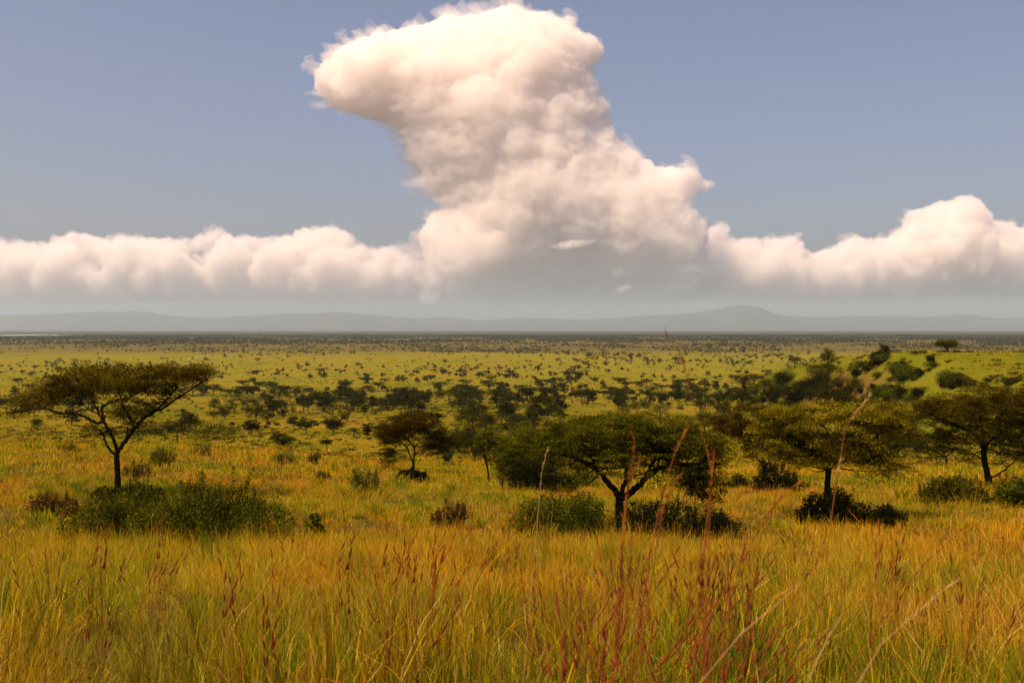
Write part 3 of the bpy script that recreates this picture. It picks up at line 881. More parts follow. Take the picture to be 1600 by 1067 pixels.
# small trees just beyond the slope, each with its own outline
def small_hero(label, base, crown, trunk_w, seed, leaf=None, n=120):
    """crown pads in absolute px; limbs fan out from a fork"""
    rng = np.random.default_rng(seed)
    bx, by = base
    lo = max(p[1] + p[3] * .5 for p in crown)
    fork = (bx + rng.uniform(-1, 1), by - (by - lo) * .75)
    _, d, _ = ground_at(bx, by); s = d / F
    limbs = [[(bx, by), ((bx + fork[0]) / 2 + .4, (by + fork[1]) / 2), fork]]
    for p in crown[:5]:
        limbs.append((float(rng.normal(0, .6)), trunk_w * .6, [fork, ((fork[0] + p[0]) / 2 + rng.uniform(-2, 2), (fork[1] * .6 + p[1] * .4)), (p[0], p[1])]))
    wid = (max(p[0] + p[2] for p in crown) - min(p[0] - p[2] for p in crown)) * s
    return hero_tree('plain_tree', label, base, limbs, crown, leaf or M_LEAF_PLAIN, seed, n_spray=n, per=70, llen=.06 + s * .9, depth=.75,
                     trunk_r=(trunk_w, trunk_w * .75), twigs=30, spray_r=(wid * .05 + .1, wid * .1 + .15))
o8 = (160, 560, .25)
small_hero('flat green acacia right behind the left umbrella tree, with a bent thin trunk', (256, 693), ZP(*o8, [(280, 410, 90, 20), (360, 420, 90, 25), (240, 450, 60, 25), (320, 455, 110, 25), (410, 430, 60, 30)]), .12, 201)
small_hero('layered acacia with a dark crown standing beside a bent trunk tree', (276, 693), ZP(*o8, [(500, 395, 90, 16), (440, 420, 80, 20), (560, 400, 60, 14), (500, 430, 70, 20)]), .16, 202)
small_hero('small domed acacia with clear trunk and dark shade pool, right of the low thicket', (391, 680), ZP(*o8, [(925, 395, 35, 14), (900, 415, 30, 14), (950, 415, 35, 16), (925, 435, 50, 12)]), .16, 203)
small_hero('dark stacked acacia leaning right, alone at the foot of the slope', (441, 699), ZP(*o8, [(1095, 470, 40, 16), (1120, 495, 60, 18), (1140, 520, 55, 16), (1085, 500, 40, 18), (1150, 505, 40, 14)]), .16, 204)
small_hero('pair-limbed umbrella acacia left of a wider one beyond the slope', (477, 680), ZP(*o8, [(1280, 395, 50, 12), (1250, 410, 40, 14), (1310, 405, 40, 12), (1270, 420, 35, 12)]), .16, 205)
small_hero('wide dark acacia with shade beneath beyond the slope, right of its twin', (520, 678), ZP(*o8, [(1440, 380, 50, 18), (1410, 400, 40, 18), (1475, 400, 35, 18), (1450, 420, 50, 16)]), .18, 206)
small_hero('tiny umbrella tree alone on bare green ground below the wide dark acacia', (510, 706), ZP(*o8, [(1400, 518, 32, 9), (1385, 522, 20, 7), (1415, 522, 20, 7)]), .09, 207, n=60)
small_hero('thin pale acacia with a small open crown left of the twin umbrella tree', (457, 671), ZP(*o8, [(1190, 375, 30, 12), (1175, 395, 25, 10), (1205, 400, 25, 10)]), .1, 208, n=60)
small_hero('slim spiky dark tree left of the tree on the mound', (573, 681), ZP(*o2, [(75, 370, 45, 16), (90, 400, 40, 18), (60, 400, 35, 14), (80, 430, 30, 16), (85, 455, 28, 14)]), .12, 209, n=80)
small_hero('round acacia standing just right behind the tree on the mound', (685, 712), ZP(*o2, [(740, 560, 80, 40), (690, 590, 50, 25), (800, 590, 60, 30), (840, 630, 30, 18)]), .15, 210)
small_hero('flat layered acacia in the field left of the bronze right edge tree', (1480, 731), ZP(*o5, [(260, 600, 130, 24), (180, 640, 90, 28), (340, 640, 110, 26), (250, 680, 110, 26), (150, 690, 50, 36)]), .15, 211, n=170)

# ------------------------------------------------------------------ bushes and the mound
def bush_mesh(w, dep, h, n, leaf, seed, lumps=9, spiky=0.0, mat=None, stems=30, ragged=.25):
    """mound of leafy lumps, base at z = 0; long axis x"""
    rng = np.random.default_rng(seed)
    lx = rng.uniform(-.8, .8, lumps) * w / 2; ly = rng.uniform(-.7, .7, lumps) * dep / 2
    edge = 1 - .55 * (lx / (w / 2)) ** 2
    lr = rng.uniform(.22, .42, lumps) * min(w, dep * 1.3) * .8
    lz = np.maximum(h * edge * rng.uniform(.6, 1.0, lumps) - lr * .8, h * .12)
    lz[0] = h - lr[0] * .8
    k = rng.choice(lumps, n, p=lr ** 2 / (lr ** 2).sum())
    dirs = rng.normal(0, 1, (n, 3)); dirs /= np.linalg.norm(dirs, axis=1)[:, None]
    rad = lr[k] * (1 - ragged * rng.uniform(0, 1, n) ** 1.5 * 1.6) * (1 + .25 * (vnoise3(dirs * 3 + k[:, None] * 7.1, seed) - .5) * 2)
    C = np.c_[lx[k], ly[k], lz[k]] + dirs * rad[:, None] * np.array([1, 1, .8])
    if spiky > 0:
        m = rng.uniform(0, 1, n) < spiky
        ns = max(6, int(w * 9)); sx = rng.uniform(-.45, .45, ns) * w; sy = rng.uniform(-.4, .4, ns) * dep
        sh = h * (1 - .5 * (2 * sx / w) ** 2) * rng.uniform(.6, 1.15, ns); tl = rng.normal(0, .16, (ns, 2))
        q = rng.integers(0, ns, m.sum()); t = rng.uniform(.35, 1, m.sum())
        C[m] = np.c_[sx[q] + tl[q, 0] * t * sh[q], sy[q] + tl[q, 1] * t * sh[q], t * sh[q]] + rng.normal(0, .045, (m.sum(), 3)) * (1.6 - t)[:, None]
    low = C[:, 2] < .02; C[low, 2] = np.abs(C[low, 2]) * .5 + .02
    T = dirs + rng.normal(0, .8, (n, 3)); Nn = dirs * .6 + rng.normal(0, .5, (n, 3)) + np.array([0, 0, .5])
    L = leaf * rng.uniform(.6, 1.5, n)
    v, f = leaves(C, T, Nn, L, L * rng.uniform(.4, .65, n))
    tone = np.repeat(np.clip(.6 * vnoise3(C / .35, seed + 3) + .4 * rng.uniform(0, 1, n), 0, 1), 4)
    acc = Acc()
    for i in range(stems):
        a = rng.uniform(0, 6.28); b = np.array([rng.normal(0, .12 * w), rng.normal(0, .1 * dep), -.15])
        j = rng.integers(0, lumps); e = np.array([lx[j] + rng.normal(0, .12) * w * .5, ly[j], lz[j] + lr[j] * rng.uniform(.4, 1.2)])
        acc.add(*tube(smooth_path([b, (b + e) / 2 + rng.normal(0, .08 * h, 3), e], 4), [.022, .014, .005], 5))
    idx = np.concatenate([np.zeros(len(f), int), np.ones(sum(len(x) for x in acc.f), int)])
    tv, tf = np.vstack(acc.v), np.vstack(acc.f)
    return np_mesh('bush', np.vstack([v, tv]), [np.vstack([f, tf + len(v)])], [mat or M_BUSH, M_BARK], tone=np.concatenate([tone, np.zeros(len(tv))]), mat_idx=idx)

def hero_bush(label, cx, py_base, wpx, hpx, n, seed, mat, leaf=.09, depf=.6, spiky=0., lumps=10, drop=0., d=None, ragged=.25):
    if d is None: _, d, _ = ground_at(cx, py_base)
    s = d / F; x = (cx - 800) * s
    me = bush_mesh(wpx * s, wpx * s * depf, hpx * s, n, leaf, seed, lumps, spiky, mat, ragged=ragged)
    o = obj('bush', me, None, (x, d, float(H(x, d)) - drop))
    return tag(o, label, 'bush')

hero_bush('largest green bush, broad with upright shoots below the left umbrella tree', 335, 856, 190, 112, 34000, 301, M_BUSH, .055, .8, .18, 18)
hero_bush('rounded leafy bush left of the largest bush, below the left umbrella tree', 190, 850, 165, 92, 28000, 302, M_BUSH, .055, .8, .12, 16)
hero_bush('low brownish bush at the far left below the umbrella tree', 84, 806, 90, 36, 3500, 303, M_BUSH_RUST, .085, .6, .4, 9)
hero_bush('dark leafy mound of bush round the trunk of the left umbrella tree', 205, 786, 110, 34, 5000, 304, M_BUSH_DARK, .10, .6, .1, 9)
hero_bush('bright green bush left of the forked black trunk', 884, 842, 160, 78, 24000, 305, M_BUSH, .055, .7, .12, 15)
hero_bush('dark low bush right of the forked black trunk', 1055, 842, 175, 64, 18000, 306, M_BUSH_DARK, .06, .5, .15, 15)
hero_bush('black leafy bush at the foot of the sunlit tree', 1300, 828, 100, 64, 7000, 307, M_BUSH_DARK, .085, .6, .1, 10)
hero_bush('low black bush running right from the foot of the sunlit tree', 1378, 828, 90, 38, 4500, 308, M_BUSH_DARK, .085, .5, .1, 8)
hero_bush('dark bush with green top at the foot of the right edge tree', 1490, 790, 110, 48, 6500, 309, M_BUSH, .10, .6, .3, 10)
hero_bush('dull green bush at the right edge beneath the bronze tree', 1590, 794, 80, 50, 4500, 310, M_BUSH, .10, .7, .3, 8)
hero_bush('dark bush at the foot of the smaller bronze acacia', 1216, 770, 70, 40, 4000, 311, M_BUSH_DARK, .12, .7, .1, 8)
hero_bush('rust coloured twiggy shrub above a dark bush beside the smaller bronze acacia', 1210, 750, 44, 52, 2600, 312, M_BUSH_RUST, .10, .8, .5, 8)
hero_bush('small olive bush on the slope behind the left trunk', 250, 730, 48, 30, 1800, 313, M_BUSH, .10, .8, .4, 6)
hero_bush('feathery green shrub right beside the left umbrella trunk', 212, 752, 44, 34, 1100, 314, M_BUSH_PALE, .09, .8, .6, 6, ragged=.6)
hero_bush('tiny olive bush high on the left of the slope', 103, 708, 34, 18, 1000, 315, M_BUSH, .11, .8, .3, 5)
hero_bush('pale shrub under the bent trunk tree', 312, 714, 34, 22, 900, 316, M_BUSH_PALE, .11, .8, .5, 6)
hero_bush('sparse pale bush below the dark stacked acacia', 443, 727, 36, 26, 1000, 317, M_BUSH_PALE, .10, .8, .5, 6, ragged=.5)
hero_bush('small round pale bush right of a sparse pale one', 488, 726, 22, 18, 700, 318, M_BUSH_PALE, .10, .9, .2, 5)
hero_bush('wide straggly pale green bush in open grass left of the dark mound', 568, 772, 64, 44, 2200, 319, M_BUSH_PALE, .085, .7, .5, 8, ragged=.6)
hero_bush('rust red shrub in the grass of the middle slope', 704, 828, 70, 44, 2000, 320, M_BUSH_RUST, .065, .7, .6, 8, ragged=.6)
hero_bush('small dark shrub right of the largest bush', 487, 842, 40, 38, 1300, 321, M_BUSH, .07, .7, .6, 5, ragged=.5)
hero_bush('tuft of dark green shrub between the big bush and the mound', 505, 752, 30, 16, 700, 322, M_BUSH, .09, .7, .4, 5)
hero_bush('flat green thicket, long and low, beyond the bent trunk tree', 330, 688, 95, 34, 5000, 323, M_BUSH, .22, .5, .0, 14)
hero_bush('green rounded bush under the right skirts of the dense dark tree', 905, 766, 60, 40, 3500, 324, M_BUSH_PALE, .11, .8, .1, 8)
hero_bush('dark green bush in the gap between spreading and bronze trees', 1155, 764, 40, 24, 1800, 325, M_BUSH, .11, .8, .1, 6)

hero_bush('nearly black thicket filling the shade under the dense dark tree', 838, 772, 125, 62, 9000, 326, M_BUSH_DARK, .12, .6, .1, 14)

def mound():
    rng = np.random.default_rng(5)
    _, d, _ = ground_at(644, 753); s = d / F; x = (644 - 800) * s
    v, f = ico(4)
    prof = 1 + .30 * (vnoise3(v * 2.4, 3) - .5) * 2 + .16 * (vnoise3(v * 6, 4) - .5) * 2 + .08 * (vnoise3(v * 14, 6) - .5) * 2
    V = v * prof[:, None] * np.array([24 * s, 20 * s, 22 * s])
    V[:, 2] = np.where(V[:, 2] < -.3, -.3, V[:, 2])
    o = obj('termite_mound', np_mesh('termite_mound', V, [f], [M_MOUND], smooth=True), None, (x, d, float(H(x, d)) - .05))
    tag(o, 'dark lumpy earth mound with a domed acacia growing from its top', 'termite mound')
mound()

# ------------------------------------------------------------------ trees of the plain
def proto_tree(seed, h, w, style, n_spray, per, llen):
    """one tree of the plain at unit size: trunk mesh + crown mesh"""
    rng = np.random.default_rng(seed)
    acc = Acc()
    fork = np.array([rng.normal(0, .04) * w, 0, h * (.34 if style == 'flat' else .26)])
    acc.add(*tube(smooth_path([(0, 0, -.4), fork * np.array([.3, 1, .5]), fork], 4), [.02 * h + .08, .016 * h + .05], 7))
    if style == 'flat':
        tiers = [(0, 0, h * .93, w * .5, h * .07), (w * rng.uniform(-.2, .2), 0, h * .80, w * .42, h * .07), (w * rng.uniform(-.25, .25), 0, h * .68, w * .3, h * .06)]
    elif style == 'layer':
        tiers = [(w * rng.uniform(-.12, .12), 0, h * q, w * r, h * .08) for q, r in ((.93, .26), (.78, .40), (.60, .46), (.44, .40))]
    else:
        tiers = [(w * rng.uniform(-.1, .1), 0, h * q, w * r, h * .13) for q, r in ((.85, .32), (.66, .46), (.46, .46), (.28, .36))]
    for t in tiers:
        for k in range(3):
            a = rng.uniform(0, 6.28)
            e = np.array([t[0] + np.cos(a) * t[3] * .6, t[1] + np.sin(a) * t[3] * .6, t[2]])
            if e[2] < fork[2] + .2: continue
            acc.add(*tube(smooth_path([fork, (fork * .5 + e * .5) + rng.normal(0, .05 * w, 3), e], 4), [.008 * h + .03, .02], 5))
    ar = np.array([t[3] ** 2 for t in tiers]); k = rng.choice(len(tiers), n_spray, p=ar / ar.sum())
    T = np.array(tiers)[k]
    a = rng.uniform(0, 6.28, n_spray); r = np.sqrt(rng.uniform(0, 1, n_spray)) * T[:, 3] * (1 + .3 * np.sin(a * 2 + seed) * .6)
    C = np.c_[T[:, 0] + np.cos(a) * r, T[:, 1] + np.sin(a) * r, T[:, 2] + rng.normal(0, .6, n_spray) * T[:, 4] - .10 * h * (r / T[:, 3]) ** 2]
    v, f, t = spray_leaves(rng, C, rng.uniform(.06, .13, n_spray) * w + .1, per, llen, thick=.2 if style != 'round' else .45, tilt=.4 if style != 'round' else .7)
    return acc.mesh('trunk', [M_BARK]), np_mesh('crown', v, [f], [M_LEAF_PLAIN], tone=t)

STY = ['flat', 'flat', 'layer', 'round', 'flat', 'layer', 'round', 'flat']
HW = [(5.2, 8.5), (6.2, 7.5), (5.6, 5.4), (4.6, 5.2), (4.4, 6.4), (6.4, 5.6), (3.6, 4.6), (6.6, 9.5)]
NEAR = [proto_tree(400 + i, *HW[i], STY[i], 90, 34, .24) for i in range(8)]
MIDP = [proto_tree(420 + i, *HW[i], STY[i], 46, 18, .42) for i in range(8)]
def merged(tr, cr):
    tv = np.empty(len(tr.vertices) * 3, np.float32); tr.vertices.foreach_get('co', tv); tv = tv.reshape(-1, 3)
    cv = np.empty(len(cr.vertices) * 3, np.float32); cr.vertices.foreach_get('co', cv); cv = cv.reshape(-1, 3)
    tf = np.array([p.vertices[:] for p in tr.polygons]); cf = np.array([p.vertices[:] for p in cr.polygons])
    to = np.empty(len(cr.vertices), np.float32); cr.attributes['tone'].data.foreach_get('value', to)
    return np_mesh('plain_tree', np.vstack([cv, tv]), [np.vstack([cf, tf + len(cv)])], [M_LEAF_PLAIN, M_BARK], tone=np.concatenate([to, np.zeros(len(tv))]), mat_idx=[0] * len(cf) + [1] * len(tf))
FARP = [merged(*proto_tree(440 + i, *HW[i], STY[i], 40, 14, .80)) for i in range(8)]

# where trees grow, as seen from the slope: (px0, px1, py0, py1, how many)
rng = np.random.default_rng(77)
ZONES = [(1100, 1480, 652, 706, 18), (1085, 1335, 612, 655, 26), (960, 1120, 628, 660, 8), (-40, 120, 575, 640, 26), (100, 330, 574, 600, 16), (330, 560, 585, 650, 46), (330, 560, 650, 672, 8), (340, 480, 612, 655, 14), (540, 760, 596, 650, 66), (720, 860, 615, 680, 26), (560, 900, 578, 606, 34),
         (860, 1140, 606, 640, 34), (860, 1290, 570, 604, 22), (1000, 1330, 600, 640, 46), (330, 620, 556, 580, 20), (600, 900, 556, 578, 26), (0, 330, 542, 566, 16), (900, 1320, 572, 590, 14), (-30, 60, 640, 672, 3), (700, 800, 690, 726, 6), (1130, 1330, 640, 700, 10), (1380, 1480, 690, 722, 5), (1560, 1640, 640, 700, 5)]
spots = []
for x0, x1, y0, y1, n in ZONES:
    k = 0
    while k < n:
        px, py = rng.uniform(x0, x1), rng.uniform(y0, y1)
        if 300 < px < 560 and py > 672: continue
        x, d, z = ground_at(px, py)
        if d < 95: k += .2; continue
        spots.append((px, py, x, d, z)); k += 1
spots.sort(key=lambda q: q[3])
spots = spots[:294]
WORDS = {'flat': 'flat acacia', 'layer': 'tiered acacia', 'round': 'rounded tree'}
def column(px):
    for lim, t in ((90, 'near the left margin'), (350, 'behind left umbrella crown'), (470, 'right of left umbrella crown'), (585, 'left of mound tree'), (720, 'above the mound tree'),
                   (840, 'above the dense dark tree'), (1000, 'above the low spreading tree'), (1130, 'left of the bushy spur'), (1330, 'above the sunlit tree')):
        if px < lim: return t
    return 'below the bushy spur'
def band(d):
    for lim, t in ((260, 'at the foot of the slope'), (420, 'on the nearest plain'), (620, 'on the middle plain'), (900, 'on the wooded plain'), (1300, 'in the open meadow'), (2000, 'far in the green meadow')):
        if d < lim: return t
    return 'beyond the green meadow'
ORD = ['', 'second ', 'third ', 'fourth ', 'fifth ', 'sixth ', 'seventh ', 'eighth ', 'ninth ', 'tenth ', 'eleventh ', 'twelfth ', 'thirteenth ', 'fourteenth ', 'fifteenth ', 'sixteenth ', 'seventeenth ', 'eighteenth ']
cells = {}
items = []
for i, (px, py, x, d, z) in enumerate(spots):
    sty = int(rng.integers(0, 8))
    it = dict(px=px, x=x, d=d, z=z, sty=sty)
    items.append(it)
    cells.setdefault((WORDS[STY[sty]], band(d), column(px)), []).append(it)
for (w, b, c), its in cells.items():
    its.sort(key=lambda q: q['px'])
    for k, it in enumerate(its):
        it['label'] = f'{w} {b} {c}' + ('' if len(its) == 1 else f', {ORD[k] if k < len(ORD) else f"number {k + 1} "}from left' if k else ', leftmost')
for it in items:
    s = rng.uniform(.62, 1.08) * (1.3 if it['d'] > 700 else 1.); rz = rng.uniform(0, 6.28); k = it['sty']
    if it['d'] < 700:
        tr, cr = NEAR[k] if it['d'] < 380 else MIDP[k]
        root = empty('plain_tree', (it['x'], it['d'], it['z']))
        obj('trunk', tr, root); obj('crown', cr, root)
    else:
        root = obj('plain_tree', FARP[k], None, (it['x'], it['d'], it['z']))
    root.rotation_euler = (0, 0, rz); root.scale = (s, s, s * rng.uniform(.85, 1.1))
    tag(root, it['label'], 'tree', 'trees scattered over the plain')

# bushes of the plain and the spur
BP = [bush_mesh(w, dd, h, n, .26, 500 + i, lumps, sp, M_BUSH_DARK if i % 3 == 0 else M_BUSH, 4) for i, (w, dd, h, n, lumps, sp) in enumerate(((4, 3, 2.2, 1100, 8, .1), (3, 3, 1.6, 900, 6, .1), (5.5, 3.5, 2.6, 1400, 10, .0), (2.6, 2.2, 2.4, 900, 5, .2), (7, 4, 2.4, 1700, 12, .0)))]
BZ = [('L', 1383, 557, 1334, 594, 7, 20, 1.0, 'on the steep end of the spur'), ('E', 1393, 594, 24, 13, 0, 12, .95, 'under the steep spur end'), ('E', 1426, 586, 26, 14, 0, 13, .9, 'mid face of the spur'), ('E', 1449, 571, 13, 5, 0, 5, .7, 'high on the face of the spur'),
      ('E', 1508, 600, 38, 11, 0, 18, .8, 'below the lone spur tree'), ('E', 1592, 601, 16, 5, 0, 4, .8, 'on the spur at the right edge'), ('R', 1140, 604, 1320, 640, 0, 62, .85, 'on the shoulder left of the spur'), ('R', 1290, 612, 1440, 642, 0, 46, .85, 'at the foot of the spur'),
      ('R', 1180, 640, 1420, 700, 0, 10, .8, 'in the hollow behind the sunlit tree'), ('R', 690, 690, 800, 735, 0, 10, .8, 'in the hollow right of the mound tree'), ('R', 560, 615, 860, 690, 0, 26, .8, 'among trees of the middle plain'), ('R', 340, 610, 560, 672, 0, 22, .8, 'among trees right of umbrella tree'), ('R', 860, 610, 1130, 640, 0, 16, .9, 'above the low spreading tree'), ('R', 0, 590, 330, 660, 0, 14, .8, 'on the plain behind umbrella tree')]
for sh, x0, y0, x1, y1, jit, n, size, where in BZ:
    got = []
    for q in range(n):
        if sh == 'L':
            t = rng.uniform(); px, py = x0 + (x1 - x0) * t + rng.normal(0, jit * .6), y0 + (y1 - y0) * t + rng.normal(0, jit * .4)
        elif sh == 'E':
            a, r = rng.uniform(0, 6.28), math.sqrt(rng.uniform()); px, py = x0 + x1 * r * math.cos(a), y0 + y1 * r * math.sin(a)
        else:
            px, py = rng.uniform(x0, x1), rng.uniform(y0, y1)
        x, d, z = ground_at(px, py)
        if d < 90 or d > 1100: continue
        got.append((px, x, d, z))
    got.sort()
    for q, (px, x, d, z) in enumerate(got):
        k = int(rng.integers(0, 5)); s = rng.uniform(.6, 1.15) * size
        o = obj('bush', BP[k], None, (x, d, z - .1))
        o.rotation_euler = (0, 0, rng.uniform(0, 6.28)); o.scale = (s, s, s * rng.uniform(.8, 1.2))
        nth = 'leftmost' if q == 0 else 'rightmost' if q == len(got) - 1 else f'number {q + 1} from left'
        tag(o, ('low wide' if k in (0, 2, 4) else 'small rounded') + f' bush {where}, {nth}', 'bush', 'bushes on the plain and spur')
o = obj('bush', BP[1], None, (0, 0, 0)); xx = (1429 - 800) / F * 240; o.location = (xx, 240, float(H(xx, 240)) - .2); o.scale = (1.1, 1, .7)
tag(o, 'flat dark bush on the skyline left of the lone spur tree', 'bush')

# ------------------------------------------------------------------ scattering (masses nobody could count)
def scatter(name, pts, rots, scales, idx, protos, label, cat, kind='stuff'):
    c = bpy.data.collections.new(name + '_kinds')
    for i, me in enumerate(protos):
        o = bpy.data.objects.new(f'{name}_kind_{chr(97 + i)}', me); c.objects.link(o)
    me = bpy.data.meshes.new(name)
    n = len(pts)
    me.vertices.add(n); me.vertices.foreach_set('co', np.asarray(pts, np.float32).ravel())
    for nm, ty, data, key in (('rot', 'FLOAT_VECTOR', rots, 'vector'), ('scl', 'FLOAT_VECTOR', scales, 'vector'), ('idx', 'INT', idx, 'value')):
        a = me.attributes.new(nm, ty, 'POINT')
        a.data.foreach_set(key, np.asarray(data, np.int32 if ty == 'INT' else np.float32).ravel())
    o = obj(name, me)
    ng = bpy.data.node_groups.new(name, 'GeometryNodeTree')
    ng.interface.new_socket('Geometry', in_out='INPUT', socket_type='NodeSocketGeometry')
    ng.interface.new_socket('Geometry', in_out='OUTPUT', socket_type='NodeSocketGeometry')
    gi = ng.nodes.new('NodeGroupInput'); go = ng.nodes.new('NodeGroupOutput')
    ci = ng.nodes.new('GeometryNodeCollectionInfo')
    ci.inputs['Collection'].default_value = c
    ci.inputs['Separate Children'].default_value = True
    ci.inputs['Reset Children'].default_value = True
    ip = ng.nodes.new('GeometryNodeInstanceOnPoints')
    ip.inputs['Pick Instance'].default_value = True
    def attr(nm, ty):
        q = ng.nodes.new('GeometryNodeInputNamedAttribute'); q.data_type = ty; q.inputs['Name'].default_value = nm
        return [x for x in q.outputs if x.enabled and x.name == 'Attribute'][0]
    e2r = ng.nodes.new('FunctionNodeEulerToRotation')
    L = ng.links.new
    L(gi.outputs[0], ip.inputs['Points']); L(ci.outputs[0], ip.inputs['Instance'])
    L(attr('idx', 'INT'), ip.inputs['Instance Index'])
    L(attr('rot', 'FLOAT_VECTOR'), e2r.inputs[0]); L(e2r.outputs[0], ip.inputs['Rotation'])
    L(attr('scl', 'FLOAT_VECTOR'), ip.inputs['Scale'])
    L(ip.outputs[0], go.inputs[0])
    md = o.modifiers.new('scatter', 'NODES'); md.node_group = ng
    return tag(o, label, cat, kind=kind)

# the woodland that fills the plain behind and between the nearer trees
def woodland():
    rng = np.random.default_rng(91)
    N = 90000
    d = np.sqrt(rng.uniform(1000 ** 2, 9500 ** 2, N)); x = rng.uniform(-.62, .62, N) * d
    dens = sstep(1900, 3600, d + 700 * fbm2(x / 1500, d / 900, 4, 3)) * .80 + .36
    dens *= .12 + 1.75 * sstep(.42, .62, vnoise2(x / 260., d / 420., 8) * .6 + vnoise2(x / 90., d / 130., 9) * .4)
    dens *= np.where((x < -.1 * d) & (d < 3400), .4, 1)
    dens *= ~((x / d < -.43) & (d > 7300) & (d < 9000))
    keep = rng.uniform(0, 1, N) < dens
    x, d = x[keep], d[keep]; n = len(x)
    s = np.clip(np.exp(rng.normal(.02, .32, n)), .5, 2.0) * np.where(d > 4000, 1.3, 1)
    k = rng.integers(8, 12, n)
    M = 1900
    d2 = np.sqrt(rng.uniform(300 ** 2, 1150 ** 2, M)); x2 = rng.uniform(-.6, .6, M) * d2
    c2 = sstep(.40, .62, vnoise2(x2 / 60., d2 / 110., 58) * .65 + vnoise2(x2 / 24., d2 / 30., 59) * .35)
    keep = (rng.uniform(0, 1, M) < .04 + .9 * c2 * (1 - .75 * sstep(650, 950, d2))) & ~((x2 > 60) & (d2 < 450))
    x2, d2 = x2[keep], d2[keep]
    x = np.r_[x, x2]; d = np.r_[d, d2]; k = np.r_[k, rng.integers(0, 8, len(x2))]; s = np.r_[s, rng.uniform(.75, 1.5, len(x2))]
    n = len(x)
    tiny = [merged(*proto_tree(460 + i, *HW[q], STY[q], 9, 6, 1.7)) for i, q in enumerate((0, 2, 3, 6))]
    scatter('woodland', np.c_[x, d, H(x, d)], np.c_[np.zeros(n), np.zeros(n), rng.uniform(0, 6.28, n)], np.c_[s, s, s * .85], k, FARP + tiny,
            'far woodland of countless small dark trees covering the plain', 'woodland')
woodland()

# low scrub on the plain
def scrub():
    rng = np.random.default_rng(92)
    N = 26000
    d = np.exp(rng.uniform(math.log(110), math.log(1800), N)); x = rng.uniform(-.6, .6, N) * d
    keep = rng.uniform(0, 1, N) < .15 + .85 * sstep(.45, .7, vnoise2(x / 30., d / 45., 18) * .6 + vnoise2(x / 9., d / 12., 19) * .4)
    x, d = x[keep], d[keep]; n = len(x)
    s = rng.uniform(.12, .42, n) * (1 + d / 1500.)
    ms = [bush_mesh(3, 3, 1.7, 130, .6, 520 + i, 5, .2, (M_BUSH, M_BUSH_PALE, M_BUSH_DARK)[i], 2) for i in range(3)]
    scatter('scrub', np.c_[x, d, H(x, d) - .05], np.c_[np.zeros(n), np.zeros(n), rng.uniform(0, 6.28, n)], np.c_[s * 1.3, s * 1.3, s * .8], rng.choice(3, n, p=(.4, .4, .2)), ms,
            'low scrub dotting the grass of the plain', 'scrub')
scrub()

# ------------------------------------------------------------------ grass
G = [(.35, .37, .008), (.46, .45, .010), (.22, .27, .006), (.52, .46, .012)]
GV = [(.13, .20, .008), (.20, .28, .010), (.09, .14, .008)]
O = [(.72, .45, .012), (.78, .44, .018), (.62, .31, .010), (.62, .48, .010)]
S_ = [(.74, .47, .11), (.70, .40, .07), (.80, .55, .18)]
DK = [(.10, .05, .008), (.16, .07, .010)]
RU = [(.42, .15, .012), (.54, .25, .02), (.24, .07, .010)]
def tuft(seed, n, r, h0, h1, w, lean, pal, heads=0., fan=1.):
    """blades of one tuft; pal = list of (weight, colours)"""
    rng = np.random.default_rng(seed)
    wts = np.array([p[0] for p in pal], float); wts /= wts.sum()
    V, Q, Cc = [], [], []; nv = 0
    for i in range(n):
        a = rng.uniform(0, 6.28); rr = math.sqrt(rng.uniform(0, 1)) * r
        b = np.array([math.cos(a) * rr, math.sin(a) * rr, -.04])
        h = rng.uniform(h0, h1); le = abs(rng.normal(0, lean)) * h * fan
        la = a + rng.normal(0, 1.0)
        ld = np.array([math.cos(la), math.sin(la), 0])
        t = np.array([0, .38, .72, 1.])
        cen = b + np.outer(t, [0, 0, h]) + np.outer(t ** 2.1, ld * le) - np.outer(t ** 4, [0, 0, le * le / h * .35])
        fa = rng.uniform(0, 6.28); side = np.array([math.cos(fa), math.sin(fa), 0])
        ww = w * rng.uniform(.6, 1.4) * np.array([.9, 1, .7, .12])
        head = rng.uniform() < heads
        vv = np.empty((8, 3)); vv[0::2] = cen - side * ww[:, None] / 2; vv[1::2] = cen + side * ww[:, None] / 2
        V.append(vv); Q += [[nv + 2 * k, nv + 2 * k + 1, nv + 2 * k + 3, nv + 2 * k + 2] for k in range(3)]; nv += 8
        cl = pal[rng.choice(len(pal), p=wts)][1]; c = np.array(cl[rng.integers(len(cl))]) * rng.uniform(.75, 1.25)
        gbase = np.array([.09, .075, .010])  # dead brown blade foot, darkened further to paint in the thatch's self-shadow
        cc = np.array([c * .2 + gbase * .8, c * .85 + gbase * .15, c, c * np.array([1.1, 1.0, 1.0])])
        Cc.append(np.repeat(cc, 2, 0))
        if head:
            L = rng.uniform(.10, .2) * (h / .9); wd = w * rng.uniform(1.0, 1.7)
            d = cen[3] - cen[2]; d /= np.linalg.norm(d)
            p0 = cen[3] - d * L * .6
            for sdir in (side, np.cross(d, side)):
                V.append(np.array([p0, p0 + d * L * .45 + sdir * wd / 2, p0 + d * L, p0 + d * L * .45 - sdir * wd / 2])); Q.append([nv, nv + 1, nv + 2, nv + 3]); nv += 4
                hc = np.array(RU[rng.integers(3)]) * rng.uniform(.7, 1.3) if rng.uniform() < .6 else np.array(S_[rng.integers(3)])
                Cc.append(np.repeat(hc[None], 4, 0))
    return np_mesh('tuft', np.vstack(V), [np.array(Q)], [M_GRASS], col=np.vstack(Cc))

